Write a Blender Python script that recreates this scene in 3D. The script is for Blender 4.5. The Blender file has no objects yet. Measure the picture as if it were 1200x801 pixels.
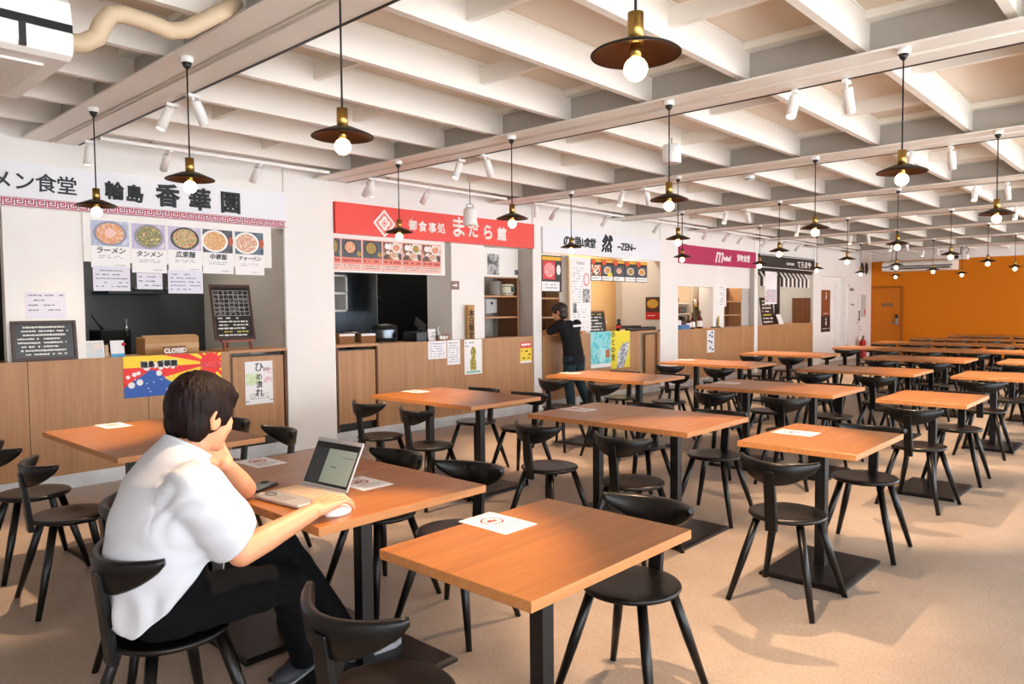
import bpy, bmesh, math, random
from math import pi, sin, cos, tan, atan, atan2, sqrt, radians
from mathutils import Vector, Matrix, noise
random.seed(7)
SC = bpy.context.scene
COL = SC.collection
# ------------------------------------------------------------------ camera
FPX, CX, CY, EYE = 868.9, 600.0, 400.5, 1.43
_pitch = atan((CY - 360.7) / FPX)
_yaw = atan((1401.9 - CX) * cos(_pitch) / FPX)
_roll = -0.009
_R0 = Vector((sin(_yaw), -cos(_yaw), 0))
F_ = Vector((cos(_yaw) * cos(_pitch), sin(_yaw) * cos(_pitch), -sin(_pitch)))
_U0 = _R0.cross(F_)
R_ = _R0 * cos(_roll) + _U0 * sin(_roll)
U_ = _U0 * cos(_roll) - _R0 * sin(_roll)
cd = bpy.data.cameras.new('camera'); cam = bpy.data.objects.new('camera', cd); COL.objects.link(cam)
cd.sensor_width = 36; cd.sensor_fit = 'HORIZONTAL'; cd.lens = FPX / 1200 * 36; cd.clip_start = .05
m = Matrix((R_, U_, -F_)).transposed().to_4x4(); m.translation = (0, 0, EYE)
cam.matrix_world = m
SC.camera = cam
def proj(p):                       # where a point of the room falls in the 1200 x 801 frame
    d = Vector(p) - Vector((0, 0, EYE)); w = d.dot(F_)
    if w < .05: return (-9999, -9999)
    return CX + FPX * d.dot(R_) / w, CY - FPX * d.dot(U_) / w
def at(px, py, ax, v):             # survey: the point of the plane axis=v seen at a pixel
    d = F_ + R_ * (px - CX) / FPX - U_ * (py - CY) / FPX
    t = (v - (EYE if ax == 2 else 0)) / d[ax]
    return d * t + Vector((0, 0, EYE))
# ------------------------------------------------------------------ materials
def s2l(c):
    return tuple((x / 12.92 if x <= .04045 else ((x + .055) / 1.055) ** 2.4) for x in c)
def rgb(h):
    return s2l(tuple(int(h[i:i + 2], 16) / 255 for i in (0, 2, 4)))
MATS = {}
def mat(name, hexc, rough=.5, metal=0., var=0., scale=8., bump=0., bscale=60., stretch=None, emit=0., spec=.5, coat=0.):
    if name in MATS: return MATS[name]
    m = bpy.data.materials.new(name); m.use_nodes = True
    nt = m.node_tree; b = nt.nodes['Principled BSDF']
    c = rgb(hexc)
    b.inputs['Base Color'].default_value = (*c, 1); b.inputs['Roughness'].default_value = rough
    b.inputs['Metallic'].default_value = metal; b.inputs['Specular IOR Level'].default_value = spec
    if coat: b.inputs['Coat Weight'].default_value = coat; b.inputs['Coat Roughness'].default_value = .15
    if var or bump:
        tc = nt.nodes.new('ShaderNodeTexCoord'); mp = nt.nodes.new('ShaderNodeMapping')
        nt.links.new(tc.outputs['Object'], mp.inputs[0])
        if stretch: mp.inputs['Scale'].default_value = stretch
    if var:
        n = nt.nodes.new('ShaderNodeTexNoise'); n.inputs['Scale'].default_value = scale; n.inputs['Detail'].default_value = 5
        nt.links.new(mp.outputs[0], n.inputs[0])
        r = nt.nodes.new('ShaderNodeValToRGB'); r.color_ramp.elements[0].position = .3; r.color_ramp.elements[1].position = .7
        r.color_ramp.elements[0].color = (*[x * (1 - var) for x in c], 1)
        r.color_ramp.elements[1].color = (*[min(1, x * (1 + var)) for x in c], 1)
        nt.links.new(n.outputs[0], r.inputs[0]); nt.links.new(r.outputs[0], b.inputs['Base Color'])
    if bump:
        n2 = nt.nodes.new('ShaderNodeTexNoise'); n2.inputs['Scale'].default_value = bscale; n2.inputs['Detail'].default_value = 4
        nt.links.new(mp.outputs[0], n2.inputs[0])
        bp = nt.nodes.new('ShaderNodeBump'); bp.inputs['Strength'].default_value = bump; bp.inputs['Distance'].default_value = .01
        nt.links.new(n2.outputs[0], bp.inputs['Height']); nt.links.new(bp.outputs[0], b.inputs['Normal'])
    if emit:
        b.inputs['Emission Color'].default_value = (*c, 1); b.inputs['Emission Strength'].default_value = emit
    MATS[name] = m
    return m
def blotch(name, stops, scale=14., rough=.6, kind='noise', detail=3.):
    """a printed picture: several inks scattered by noise or voronoi cells"""
    if name in MATS: return MATS[name]
    m = bpy.data.materials.new(name); m.use_nodes = True
    nt = m.node_tree; b = nt.nodes['Principled BSDF']; b.inputs['Roughness'].default_value = rough
    tc = nt.nodes.new('ShaderNodeTexCoord')
    if kind == 'voronoi':
        n = nt.nodes.new('ShaderNodeTexVoronoi'); n.inputs['Scale'].default_value = scale
        sep = nt.nodes.new('ShaderNodeSeparateColor'); nt.links.new(n.outputs['Color'], sep.inputs[0]); out = sep.outputs[0]
    else:
        n = nt.nodes.new('ShaderNodeTexNoise'); n.inputs['Scale'].default_value = scale; n.inputs['Detail'].default_value = detail; out = n.outputs[0]
    nt.links.new(tc.outputs['Object'], n.inputs['Vector'])
    r = nt.nodes.new('ShaderNodeValToRGB'); r.color_ramp.interpolation = 'CONSTANT' if kind == 'voronoi' else 'LINEAR'
    e = r.color_ramp.elements
    k = len(stops)
    lo, hi = (0, 1) if kind == 'voronoi' else (.3, .72)
    e[0].position = lo; e[0].color = (*rgb(stops[0]), 1)
    e[1].position = lo + (hi - lo) * (k - 1) / (k if kind == 'voronoi' else k - 1); e[1].color = (*rgb(stops[-1]), 1)
    for i in range(1, k - 1):
        q = e.new(lo + (hi - lo) * i / (k if kind == 'voronoi' else k - 1)); q.color = (*rgb(stops[i]), 1)
    nt.links.new(out, r.inputs[0]); nt.links.new(r.outputs[0], b.inputs['Base Color'])
    MATS[name] = m
    return m
def wood(name, light, dark, axis=0, rough=.4, fine=1.0, spec=.5):
    if name in MATS: return MATS[name]
    m = bpy.data.materials.new(name); m.use_nodes = True
    nt = m.node_tree; b = nt.nodes['Principled BSDF']; b.inputs['Roughness'].default_value = rough
    b.inputs['Specular IOR Level'].default_value = spec
    tc = nt.nodes.new('ShaderNodeTexCoord'); mp = nt.nodes.new('ShaderNodeMapping')
    oi = nt.nodes.new('ShaderNodeObjectInfo')
    mul = nt.nodes.new('ShaderNodeMath'); mul.operation = 'MULTIPLY'; mul.inputs[1].default_value = 37.
    nt.links.new(oi.outputs['Random'], mul.inputs[0]); nt.links.new(mul.outputs[0], mp.inputs['Location'])
    sc = [26 * fine] * 3; sc[axis] = 1.3 * fine
    mp.inputs['Scale'].default_value = sc
    nt.links.new(tc.outputs['Object'], mp.inputs[0])
    n = nt.nodes.new('ShaderNodeTexNoise'); n.inputs['Scale'].default_value = 1; n.inputs['Detail'].default_value = 6; n.inputs['Roughness'].default_value = .62
    n.inputs['Distortion'].default_value = .4
    nt.links.new(mp.outputs[0], n.inputs[0])
    r = nt.nodes.new('ShaderNodeValToRGB'); r.color_ramp.elements[0].position = .28; r.color_ramp.elements[1].position = .72
    r.color_ramp.elements[0].color = (*rgb(dark), 1); r.color_ramp.elements[1].color = (*rgb(light), 1)
    nt.links.new(n.outputs[0], r.inputs[0]); nt.links.new(r.outputs[0], b.inputs['Base Color'])
    MATS[name] = m
    return m
# ------------------------------------------------------------------ mesh builder
class MB:
    def __init__(self): self.v = []; self.f = []; self.s = []
    def add(self, vs, fs, smooth=False):
        o = len(self.v); self.v += [Vector(v) for v in vs]
        self.f += [tuple(i + o for i in f) for f in fs]; self.s += [smooth] * len(fs); return self
    def box(self, x0, x1, y0, y1, z0, z1):
        vs = [(x, y, z) for x in (x0, x1) for y in (y0, y1) for z in (z0, z1)]
        return self.add(vs, [(0, 1, 3, 2), (4, 6, 7, 5), (0, 4, 5, 1), (2, 3, 7, 6), (0, 2, 6, 4), (1, 5, 7, 3)])
    def rbox(self, x0, x1, y0, y1, z0, z1, r=.01, n=3):     # box with rounded vertical edges and softened top and bottom rims
        pts = []
        for cx, cy, a in ((x1 - r, y1 - r, 0), (x0 + r, y1 - r, 90), (x0 + r, y0 + r, 180), (x1 - r, y0 + r, 270)):
            for i in range(n + 1):
                t = radians(a + 90 * i / n); pts.append((cx + r * cos(t), cy + r * sin(t)))
        e = min(r * .5, (z1 - z0) * .25); cx = (x0 + x1) / 2; cy = (y0 + y1) / 2
        def ring(z, k): return [(cx + (p[0] - cx) * (1 - k * e / max(1e-6, abs(x1 - x0) / 2)), cy + (p[1] - cy) * (1 - k * e / max(1e-6, abs(y1 - y0) / 2)), z) for p in pts]
        R = [ring(z0, 1), ring(z0 + e, 0), ring(z1 - e, 0), ring(z1, 1)]
        return self.rings(R, True, True)
    def rings(self, R, cap0=True, cap1=True, smooth=False, closed=True):
        n = len(R[0]); vs = [p for r in R for p in r]; fs = []
        for k in range(len(R) - 1):
            for i in range(n if closed else n - 1):
                j = (i + 1) % n
                fs.append((k * n + i, k * n + j, (k + 1) * n + j, (k + 1) * n + i))
        o = len(self.f); self.add(vs, fs, smooth)
        b = len(self.v) - len(vs)
        if cap0: self.f.append(tuple(b + i for i in reversed(range(n)))); self.s.append(False)
        if cap1: self.f.append(tuple(b + (len(R) - 1) * n + i for i in range(n))); self.s.append(False)
        return self
    def cone(self, a, b, ra, rb, n=12, cap=True, smooth=True):
        a = Vector(a); b = Vector(b); d = (b - a).normalized()
        u = d.orthogonal().normalized(); w = d.cross(u)
        R = [[tuple(p + (u * cos(2 * pi * i / n) + w * sin(2 * pi * i / n)) * r) for i in range(n)] for p, r in ((a, ra), (b, rb))]
        return self.rings(R, cap, cap, smooth)
    def tube(self, pts, r, n=10, cap=True):
        pts = [Vector(p) for p in pts]; R = []; u = None
        for i, p in enumerate(pts):
            d = (pts[min(i + 1, len(pts) - 1)] - pts[max(i - 1, 0)]).normalized()
            u = d.orthogonal().normalized() if u is None else (u - d * u.dot(d)).normalized()
            w = d.cross(u); rr = r[i] if isinstance(r, (list, tuple)) else r
            R.append([tuple(p + (u * cos(2 * pi * k / n) + w * sin(2 * pi * k / n)) * rr) for k in range(n)])
        return self.rings(R, cap, cap, True)
    def lathe(self, prof, n=24, c=(0, 0, 0), smooth=True, cap0=False, cap1=False):
        R = [[(c[0] + r * cos(2 * pi * i / n), c[1] + r * sin(2 * pi * i / n), c[2] + z) for i in range(n)] for r, z in prof]
        return self.rings(R, cap0, cap1, smooth)
    def prism(self, pts, d0, d1, ax):                       # polygon in the two other axes, extruded along ax
        def P(p, d):
            q = list(p); q.insert(ax, d); return tuple(q)
        R = [[P(p, d0) for p in pts], [P(p, d1) for p in pts]]
        return self.rings(R, True, True)
    def ball(self, c, r, n=16, m=10, sq=(1, 1, 1)):
        prof = [(max(1e-4, r * sin(pi * k / m)), -r * cos(pi * k / m)) for k in range(m + 1)]
        R = [[(c[0] + a * cos(2 * pi * i / n) * sq[0], c[1] + a * sin(2 * pi * i / n) * sq[1], c[2] + z * sq[2]) for i in range(n)] for a, z in prof]
        return self.rings(R, True, True, True)
    def xf(self, M):
        self.v = [M @ v for v in self.v]; return self
    def build(self, name, material, parent=None, bevel=0., loc=None, rot=None, fix=True):
        me = bpy.data.meshes.new(name); me.from_pydata([tuple(v) for v in self.v], [], self.f)
        me.polygons.foreach_set('use_smooth', self.s)
        if fix:
            bm = bmesh.new(); bm.from_mesh(me); bmesh.ops.recalc_face_normals(bm, faces=bm.faces); bm.to_mesh(me); bm.free()
        me.materials.append(material); me.update()
        o = bpy.data.objects.new(name, me); COL.objects.link(o)
        if parent: o.parent = parent
        if loc: o.location = loc
        if rot: o.rotation_euler = rot
        if bevel:
            b = o.modifiers.new('bevel', 'BEVEL'); b.width = bevel; b.segments = 2; b.limit_method = 'ANGLE'; b.angle_limit = radians(40)
        return o
def empty(name, loc=(0, 0, 0), rz=0.):
    o = bpy.data.objects.new(name, None); COL.objects.link(o); o.location = loc; o.rotation_euler = (0, 0, rz); o.empty_display_size = .1
    return o
def tag(o, label=None, cat=None, group=None, kind=None):
    if label: o['label'] = label
    if cat: o['category'] = cat
    if group: o['group'] = group
    if kind: o['kind'] = kind
    return o
def struct(name, mb, material, parent=None, bevel=0.):
    o = mb.build(name, material, parent, bevel)
    if parent is None: o['kind'] = 'structure'
    return o
def copy_tree(o, parent=None):
    c = o.copy(); COL.objects.link(c)
    if parent: c.parent = parent
    for ch in o.children: copy_tree(ch, c)
    return c
def lettering(body, size, material, parent, loc, rot=(pi / 2, 0, 0), bold=0., ext=.002, ax='CENTER', name='lettering', sx=1., shear=0., space=1.):
    cu = bpy.data.curves.new(name, 'FONT'); cu.body = body; cu.size = size; cu.extrude = ext; cu.bevel_depth = bold; cu.bevel_resolution = 0
    cu.align_x = ax; cu.align_y = 'CENTER'; cu.resolution_u = 4; cu.shear = shear; cu.space_character = space
    cu.materials.append(material)
    o = bpy.data.objects.new(name, cu); COL.objects.link(o); o.location = loc; o.rotation_euler = rot; o.scale = (sx, 1, 1)
    if parent: o.parent = parent
    return o
SPOT_W = 210.
WORLD_S = 5.4
KIT = 1.3
EXPO = .62
AC1 = (.08, 3.16, 2.285, pi)
PIPE = [(.80, 3.3, 2.49), (1.004, 3.3, 2.49), (1.06, 3.3, 2.50), (1.115, 3.3, 2.54), (1.14, 3.3, 2.60), (1.17, 3.3, 2.645), (1.22, 3.3, 2.66), (1.31, 3.3, 2.655), (1.41, 3.3, 2.642), (1.48, 3.3, 2.665), (1.56, 3.3, 2.725), (1.66, 3.3, 2.80), (1.72, 3.3, 2.86)]
# ------------------------------------------------------------------ palette
M_white = mat('white_paint', 'EFEDE9', .55, var=.02, scale=3)
M_wallw = mat('white_wall_panel', 'F1EFEC', .6, var=.015, scale=2)
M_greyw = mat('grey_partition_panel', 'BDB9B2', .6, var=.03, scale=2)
M_steel_w = mat('white_painted_steel', 'EFEAE1', .38, var=.02, scale=2)
M_webgrey = mat('web_grey', 'AFAAA1', .55)
M_ceil = mat('ceiling_panel', 'DCCBB6', .35, var=.02, scale=1.5)
M_black = mat('black_stained_wood', '070606', .33, var=.12, scale=30, spec=.34)
M_bmetal = mat('black_powder_coat', '0D0D0F', .38, spec=.42)
M_table = wood('table_top_oak', 'B07030', '91561E', 0, .32, 1.0)
M_tedge = wood('table_edge_oak', 'C48650', 'AC6E3C', 0, .45, 1.6)
M_panel = wood('counter_oak_panel', 'BE9064', 'A5764C', 2, .5, .8)
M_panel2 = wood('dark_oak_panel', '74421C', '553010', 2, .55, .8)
M_shelf = wood('shelf_oak', 'C99467', 'B58152', 0, .5, .9)
M_stain = mat('stainless_skirting', 'CDCFD0', .35, .55, var=.15, scale=4, bump=.15, bscale=9)
M_inox = mat('brushed_stainless', '9A9C9E', .3, 1., var=.1, scale=6)
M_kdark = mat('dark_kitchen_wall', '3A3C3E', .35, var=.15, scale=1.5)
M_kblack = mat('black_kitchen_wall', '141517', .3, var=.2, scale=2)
M_tan = mat('tan_plywood_wall', 'D9AE74', .6, var=.06, scale=2)
M_cream = mat('cream_interior_wall', 'DCCDB6', .6, var=.03, scale=2)
M_orange = mat('orange_wallcovering', 'D67A0C', .75, var=.05, scale=40, bump=.2, bscale=120, spec=.25)
M_paper = mat('white_paper', 'F4F3F4', .7, spec=.3)
M_ink = mat('black_ink', '1C1C1E', .6)
M_inkg = mat('grey_ink', '77777E', .6)
M_inkb = mat('blue_ink', '6E7AA8', .6)
M_red = mat('red_ink', 'C8323A', .6)
M_brass = mat('brass', 'B4914F', .28, 1.)
M_shade = mat('dark_bronze_shade', '1A1310', .42, .5)
M_shade_in = mat('copper_shade_inside', '4A2812', .42, .75)
M_bulb = mat('lit_bulb_glass', 'FFD49A', .3, emit=1.)
M_bulb.node_tree.nodes['Principled BSDF'].inputs['Emission Color'].default_value = (1., .78, .48, 1)
M_bulb.node_tree.nodes['Principled BSDF'].inputs['Emission Strength'].default_value = 13.
M_lens = mat('lit_spot_lens', 'FFDDB0', .3, emit=4.)
M_cord = mat('black_cord', '121214', .6)
M_plw = mat('white_plastic', 'F2F1EE', .4)
M_plk = mat('black_plastic', '16171A', .4)
M_grille = mat('dark_grille', '2A2B2E', .6)
M_pipe = mat('cream_pipe_lagging', 'CDB798', .6, var=.05, scale=5)

def floor_mat():
    m = bpy.data.materials.new('speckled_vinyl_floor'); m.use_nodes = True
    nt = m.node_tree; b = nt.nodes['Principled BSDF']; b.inputs['Roughness'].default_value = .42
    tc = nt.nodes.new('ShaderNodeTexCoord')
    def nz(scale, det, rough=.6):
        n = nt.nodes.new('ShaderNodeTexNoise'); n.inputs['Scale'].default_value = scale; n.inputs['Detail'].default_value = det; n.inputs['Roughness'].default_value = rough
        nt.links.new(tc.outputs['Object'], n.inputs[0]); return n
    n1 = nz(2.2, 6); n2 = nz(120, 2); n3 = nz(60, 2)
    r1 = nt.nodes.new('ShaderNodeValToRGB'); r1.color_ramp.elements[0].position = .35; r1.color_ramp.elements[1].position = .65
    r1.color_ramp.elements[0].color = (*rgb('9C8C7E'), 1); r1.color_ramp.elements[1].color = (*rgb('A8998A'), 1)
    nt.links.new(n1.outputs[0], r1.inputs[0])
    r2 = nt.nodes.new('ShaderNodeValToRGB'); r2.color_ramp.elements[0].position = .30; r2.color_ramp.elements[1].position = .44
    r2.color_ramp.elements[0].color = (.62, .58, .55, 1); r2.color_ramp.elements[1].color = (1, 1, 1, 1)
    nt.links.new(n2.outputs[0], r2.inputs[0])
    r3 = nt.nodes.new('ShaderNodeValToRGB'); r3.color_ramp.elements[0].position = .4; r3.color_ramp.elements[1].position = .6
    r3.color_ramp.elements[0].color = (.9, .9, .9, 1); r3.color_ramp.elements[1].color = (1.04, 1.03, 1.02, 1)
    nt.links.new(n3.outputs[0], r3.inputs[0])
    mx = nt.nodes.new('ShaderNodeMixRGB'); mx.blend_type = 'MULTIPLY'; mx.inputs[0].default_value = 1
    nt.links.new(r1.outputs[0], mx.inputs[1]); nt.links.new(r2.outputs[0], mx.inputs[2])
    mx2 = nt.nodes.new('ShaderNodeMixRGB'); mx2.blend_type = 'MULTIPLY'; mx2.inputs[0].default_value = .7
    nt.links.new(mx.outputs[0], mx2.inputs[1]); nt.links.new(r3.outputs[0], mx2.inputs[2])
    # sheet seams along the hall
    wv = nt.nodes.new('ShaderNodeTexBrick'); wv.inputs['Scale'].default_value = 1.; wv.offset = 0
    wv.inputs['Brick Width'].default_value = 2.56; wv.inputs['Row Height'].default_value = 9.; wv.inputs['Mortar Size'].default_value = .0022
    wv.inputs['Color1'].default_value = (1, 1, 1, 1); wv.inputs['Color2'].default_value = (1, 1, 1, 1); wv.inputs['Mortar'].default_value = (.72, .7, .68, 1)
    nt.links.new(tc.outputs['Object'], wv.inputs['Vector'])
    mx3 = nt.nodes.new('ShaderNodeMixRGB'); mx3.blend_type = 'MULTIPLY'; mx3.inputs[0].default_value = 1
    nt.links.new(mx2.outputs[0], mx3.inputs[1]); nt.links.new(wv.outputs['Color'], mx3.inputs[2])
    nt.links.new(mx3.outputs[0], b.inputs['Base Color'])
    return m
M_floor = floor_mat()

W = 6.69           # front plane of the row of food stalls
XE = 22.1          # orange end wall
XB, YR = -3.2, -2.9   # wall behind the viewpoint, window wall
ZB, ZJ, ZP = 2.77, 2.81, 3.02   # beam soffit, joist soffit, ceiling panel
PITCH = 2.56; BX0 = 1.70; BX1 = 2.08
struct('floor', MB().box(XB - .2, XE + .6, YR - .2, 9.2, -.12, 0), M_floor)
struct('ceiling', MB().box(XB - .2, XE + .6, YR - .2, 9.2, ZP, ZP + .15), M_ceil)
# steel module frames: a pair of channel beams with a shadow gap, joists between them
KS = range(-2, 9)
def beam_mb(x0, x1):
    b = MB(); g = (x0 + x1) / 2
    ya, yb = YR, W - .02
    t = .012
    # two channels back to back, open towards the bays
    L = [(x0, ZB), (g - .03, ZB), (g - .03, ZP - .001), (x0 + .05, ZP - .001), (x0 + .05, ZP - .045), (g - .045, ZP - .045), (g - .045, ZB + t), (x0, ZB + t)]
    for P in (L, [(2 * g - x, z) for x, z in reversed(L)]):
        R = [[(x, y, z) for x, z in P] for y in (ya, yb)]
        b.rings(R, True, True)
    b.box(g - .0295, g + .0295, ya, yb, ZB + .02, ZB + .03)      # closer strip in the gap
    b.cone((g, ya, ZB + .004), (g, yb, ZB + .004), .009, .009, 8)  # thin conduit in the gap
    return b
def web_mb(x0, x1):                                              # separate grey faces over the beam webs inside the bays
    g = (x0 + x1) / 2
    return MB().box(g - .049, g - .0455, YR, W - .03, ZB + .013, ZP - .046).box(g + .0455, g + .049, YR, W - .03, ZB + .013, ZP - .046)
for k in KS:
    x0 = BX0 + PITCH * k; x1 = min(BX1 + PITCH * k, XE)
    if x0 > XE - .05: continue
    bo_ = struct('ceiling_beam', beam_mb(x0, x1), M_steel_w)
    web_mb(x0, x1).build('web', M_webgrey, bo_)
    if k < 8:
        b = MB().box(x1 - .004, x1 + .012, YR, W - .05, ZB - .004, ZB + .03)
        struct('trim_%d' % (k + 3), b, M_bmetal)                # dark lighting track along the beam edge
JY = [1.36 + .695 * j for j in range(-6, 8)]
for k in range(-1, 9):
    xa = BX1 + PITCH * (k - 1) - .143; xb = min(BX0 + PITCH * k + .143, XE)
    if xb < -1: continue
    for j, y in enumerate(JY):
        if y > W - .1 or y < YR + .1: continue
        P = [(y - .004, ZJ), (y + .042, ZJ), (y + .042, ZJ + .006), (y + .004, ZJ + .006), (y + .004, ZP - .02), (y + .03, ZP - .02), (y + .03, ZP - .001), (y - .012, ZP - .001), (y - .012, ZP - .014), (y - .004, ZP - .014)]
        b = MB(); b.rings([[(x, q0, q1) for q0, q1 in P] for x in (xa, xb)], True, True)
        q = random.random()
        xs = xa + (xb - xa) * (.3 if j % 2 else .62)
        b.box(xs - .02, xs + .02, y + .0045, y + .695 - .0045, ZP - .14, ZP - .04)   # bridging between the joists
        struct('ceiling_joist', b, M_steel_w)
# ------------------------------------------------------------------ walls of the food stalls
YB = 8.9                        # kitchen back wall
YR2 = W + .26                   # recessed plane above the counters
def wall(name, x0, x1, y0, y1, z0, z1, m=M_wallw):
    return struct(name, MB().box(x0, x1, y0, y1, z0, z1), m)
# solid piers between the stalls (front face W) and full depth partitions behind them
wall('wall_pier_first', 3.93, 4.50, W, 7.42, 0, ZP)
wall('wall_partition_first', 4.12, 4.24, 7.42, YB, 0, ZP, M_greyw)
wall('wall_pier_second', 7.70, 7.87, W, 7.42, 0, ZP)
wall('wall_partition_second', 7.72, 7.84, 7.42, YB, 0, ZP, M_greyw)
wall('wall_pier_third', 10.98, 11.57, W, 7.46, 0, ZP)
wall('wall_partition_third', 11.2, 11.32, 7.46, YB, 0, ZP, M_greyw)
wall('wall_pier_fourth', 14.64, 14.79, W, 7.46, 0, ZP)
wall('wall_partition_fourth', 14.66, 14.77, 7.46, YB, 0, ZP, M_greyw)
wall('wall_pier_fifth', 17.83, 18.31, W, YB, 0, ZP)
# headers above the signs
for x0, x1, nm in ((.0, 3.93, 'first'), (4.5, 7.70, 'second'), (7.87, 10.98, 'third'), (11.57, 14.64, 'fourth'), (14.79, 17.83, 'fifth')):
    wall('wall_header_' + nm, x0, x1, W + .02, W + .14, 2.24, ZP)
wall('wall_header_alcove', 18.31, 20.03, W, W + .14, 2.14, ZP)
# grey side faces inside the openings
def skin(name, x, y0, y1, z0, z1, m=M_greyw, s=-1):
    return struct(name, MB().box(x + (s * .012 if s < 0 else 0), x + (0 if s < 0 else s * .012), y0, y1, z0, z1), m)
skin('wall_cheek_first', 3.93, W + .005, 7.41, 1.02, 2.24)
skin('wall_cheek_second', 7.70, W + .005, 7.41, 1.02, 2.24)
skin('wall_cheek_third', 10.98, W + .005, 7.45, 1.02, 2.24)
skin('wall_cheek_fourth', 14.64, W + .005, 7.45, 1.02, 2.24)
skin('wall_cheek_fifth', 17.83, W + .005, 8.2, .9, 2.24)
# kitchen backs
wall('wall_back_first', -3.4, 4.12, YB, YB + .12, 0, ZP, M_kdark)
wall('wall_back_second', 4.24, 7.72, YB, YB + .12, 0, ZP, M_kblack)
wall('wall_back_third', 7.84, 11.2, 7.75, 7.87, 0, ZP, M_tan)
wall('wall_back_fourth', 11.32, 14.66, 8.3, 8.42, 0, ZP, M_cream)
wall('wall_back_fifth', 14.77, 17.83, 8.2, 8.32, 0, ZP, M_greyw)
# stall 1: white board closing the left of the opening, dark wing behind it
wall('wall_board_first', 1.56, 2.115, W + .05, W + .13, 1.0, 2.26, M_white)
wall('wall_board_rear', .9, 1.50, W + .30, W + .34, 1.034, 2.24, mat('brown_wall_panel', '8F7A66', .6))
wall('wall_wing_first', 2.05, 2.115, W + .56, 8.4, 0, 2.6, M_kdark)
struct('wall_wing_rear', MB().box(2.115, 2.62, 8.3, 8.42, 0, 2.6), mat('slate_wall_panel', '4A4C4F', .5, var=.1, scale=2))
# stall 2: white pillar and shelf niche
wall('wall_pillar_second', 6.27, 6.84, YR2 - .16, YR2 + .3, 1.033, 2.3, M_wallw)
# stall 4: white pillar
# alcove with the toilet doors and the corner wall
wall('wall_corner', 20.03, 22.1, W, W + .2, 0, ZP)
wall('wall_end', XE, XE + .15, YR, W + .1, 0, 2.62, M_orange)
wall('wall_end_head', XE - .01, XE + .15, YR, W + .1, 2.62, ZP, M_wallw)
struct('trim_20', MB().box(XE - .03, XE, YR, W, 0, .06), mat('brown_skirting', '6A3A12', .5))
# the unseen rest of the hall: wall behind, window wall with deep glazing
wall('wall_behind', XB - .15, XB, YR, 9, 0, ZP)
wall('wall_left', XB, 0.0, W, W + .12, 0, ZP)
wall('wall_window_head', XB, XE, YR - .15, YR, 2.55, ZP)
wall('wall_window_sill', XB, XE, YR - .15, YR, 0, .25)
x = XB
n = 0
while x < XE:
    n += 1
    b = MB().box(x, x + .06, YR - .12, YR - .04, .25, 2.55)
    struct('window_%d' % n, b, M_steel_w); x += 1.28
# stainless skirting
for i, (x0, x1) in enumerate(((.0, 3.93), (4.5, 7.70), (7.87, 10.98), (11.57, 14.64), (14.79, 17.83))):
    struct('baseboard_stall' + ('', '_second', '_third', '_fourth', '_fifth')[i], MB().box(x0, x1, W - .004, W + .02, 0, .115), M_stain)
# ------------------------------------------------------------------ counters
def counter(name, x0, x1, seams, top, label, flap=None, niche=None, depth=.55):
    """oak fronted counter: one panel per seam, worktop behind, optional hinged flap section with a dark gap"""
    r = empty('service_counter', (x0, W, 0)); tag(r, label, 'counter', 'food stall counters')
    xs = [x0] + seams + [x1]
    for a, c in zip(xs, xs[1:]):
        if flap and abs(a - flap[0]) < .02: continue
        if niche and abs(a - niche[0]) < .02: continue
        MB().box(a - x0 + .0025, c - x0 - .0025, .0, .03, .115, top).build('front_panel', M_panel, r)
    wa, wb_ = (x0, x1) if not flap else ((flap[1], x1) if flap[0] < x0 + .1 else (x0, flap[0]))
    if niche: wb_ = niche[0]
    MB().box(wa - x0 + .01, wb_ - x0 - .01, .03, depth, top - .05, top - .012).build('worktop', M_shelf, r)
    MB().box(.01, ((niche[0] if niche else x1) - x0) - .01, .06, .10, .0, top - .05).build('backing', M_plk, r)
    if flap:
        a, c = flap[0] - x0, flap[1] - x0
        MB().box(a, c, -.002, depth - .1, top - .02, top + .008).build('flap_top', M_shelf, r)
        d = MB().box(a + .03, c - .03, .012, .034, .20, top - .06).build('swing_door', M_panel, r)
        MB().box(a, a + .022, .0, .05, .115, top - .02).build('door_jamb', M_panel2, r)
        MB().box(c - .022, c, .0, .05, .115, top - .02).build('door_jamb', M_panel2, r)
    return r
c1 = counter('c1', .0, 3.92, [.75, 1.68, 2.58, 3.33], 1.045, 'oak-panelled counter with the wave banner under the white noodle-stall sign', flap=(3.33, 3.92))
c2 = counter('c2', 4.51, 7.69, [5.05, 5.88, 6.73], 1.045, 'oak-panelled counter with pinned papers under the red stall sign', flap=(4.51, 5.05))
# flap sits at the left end of this counter
c3 = counter('c3', 7.88, 10.97, [8.45, 9.0, 9.7, 10.35, 10.9], 1.035, 'oak-panelled counter where the customer in black leans', niche=(10.35, 10.9))
e3 = 10.47 - 7.88
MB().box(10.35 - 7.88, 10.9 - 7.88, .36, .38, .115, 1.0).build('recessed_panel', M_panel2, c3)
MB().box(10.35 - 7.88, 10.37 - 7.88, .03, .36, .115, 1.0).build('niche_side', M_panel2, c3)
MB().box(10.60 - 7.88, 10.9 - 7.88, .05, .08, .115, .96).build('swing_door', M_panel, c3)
MB().box(10.35 - 7.88, 10.97 - 7.88, 0, .4, 1.0, 1.035).build('niche_top', M_shelf, c3)
c4 = counter('c4', 11.58, 14.63, [12.05, 12.66, 13.2, 14.0], 1.02, 'oak-panelled counter with bottles on it under the magenta sign', flap=None, depth=.38)
c5 = counter('c5', 14.80, 17.82, [15.5, 16.6], 1.02, 'oak-panelled counter under the black sign and striped awning')

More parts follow.
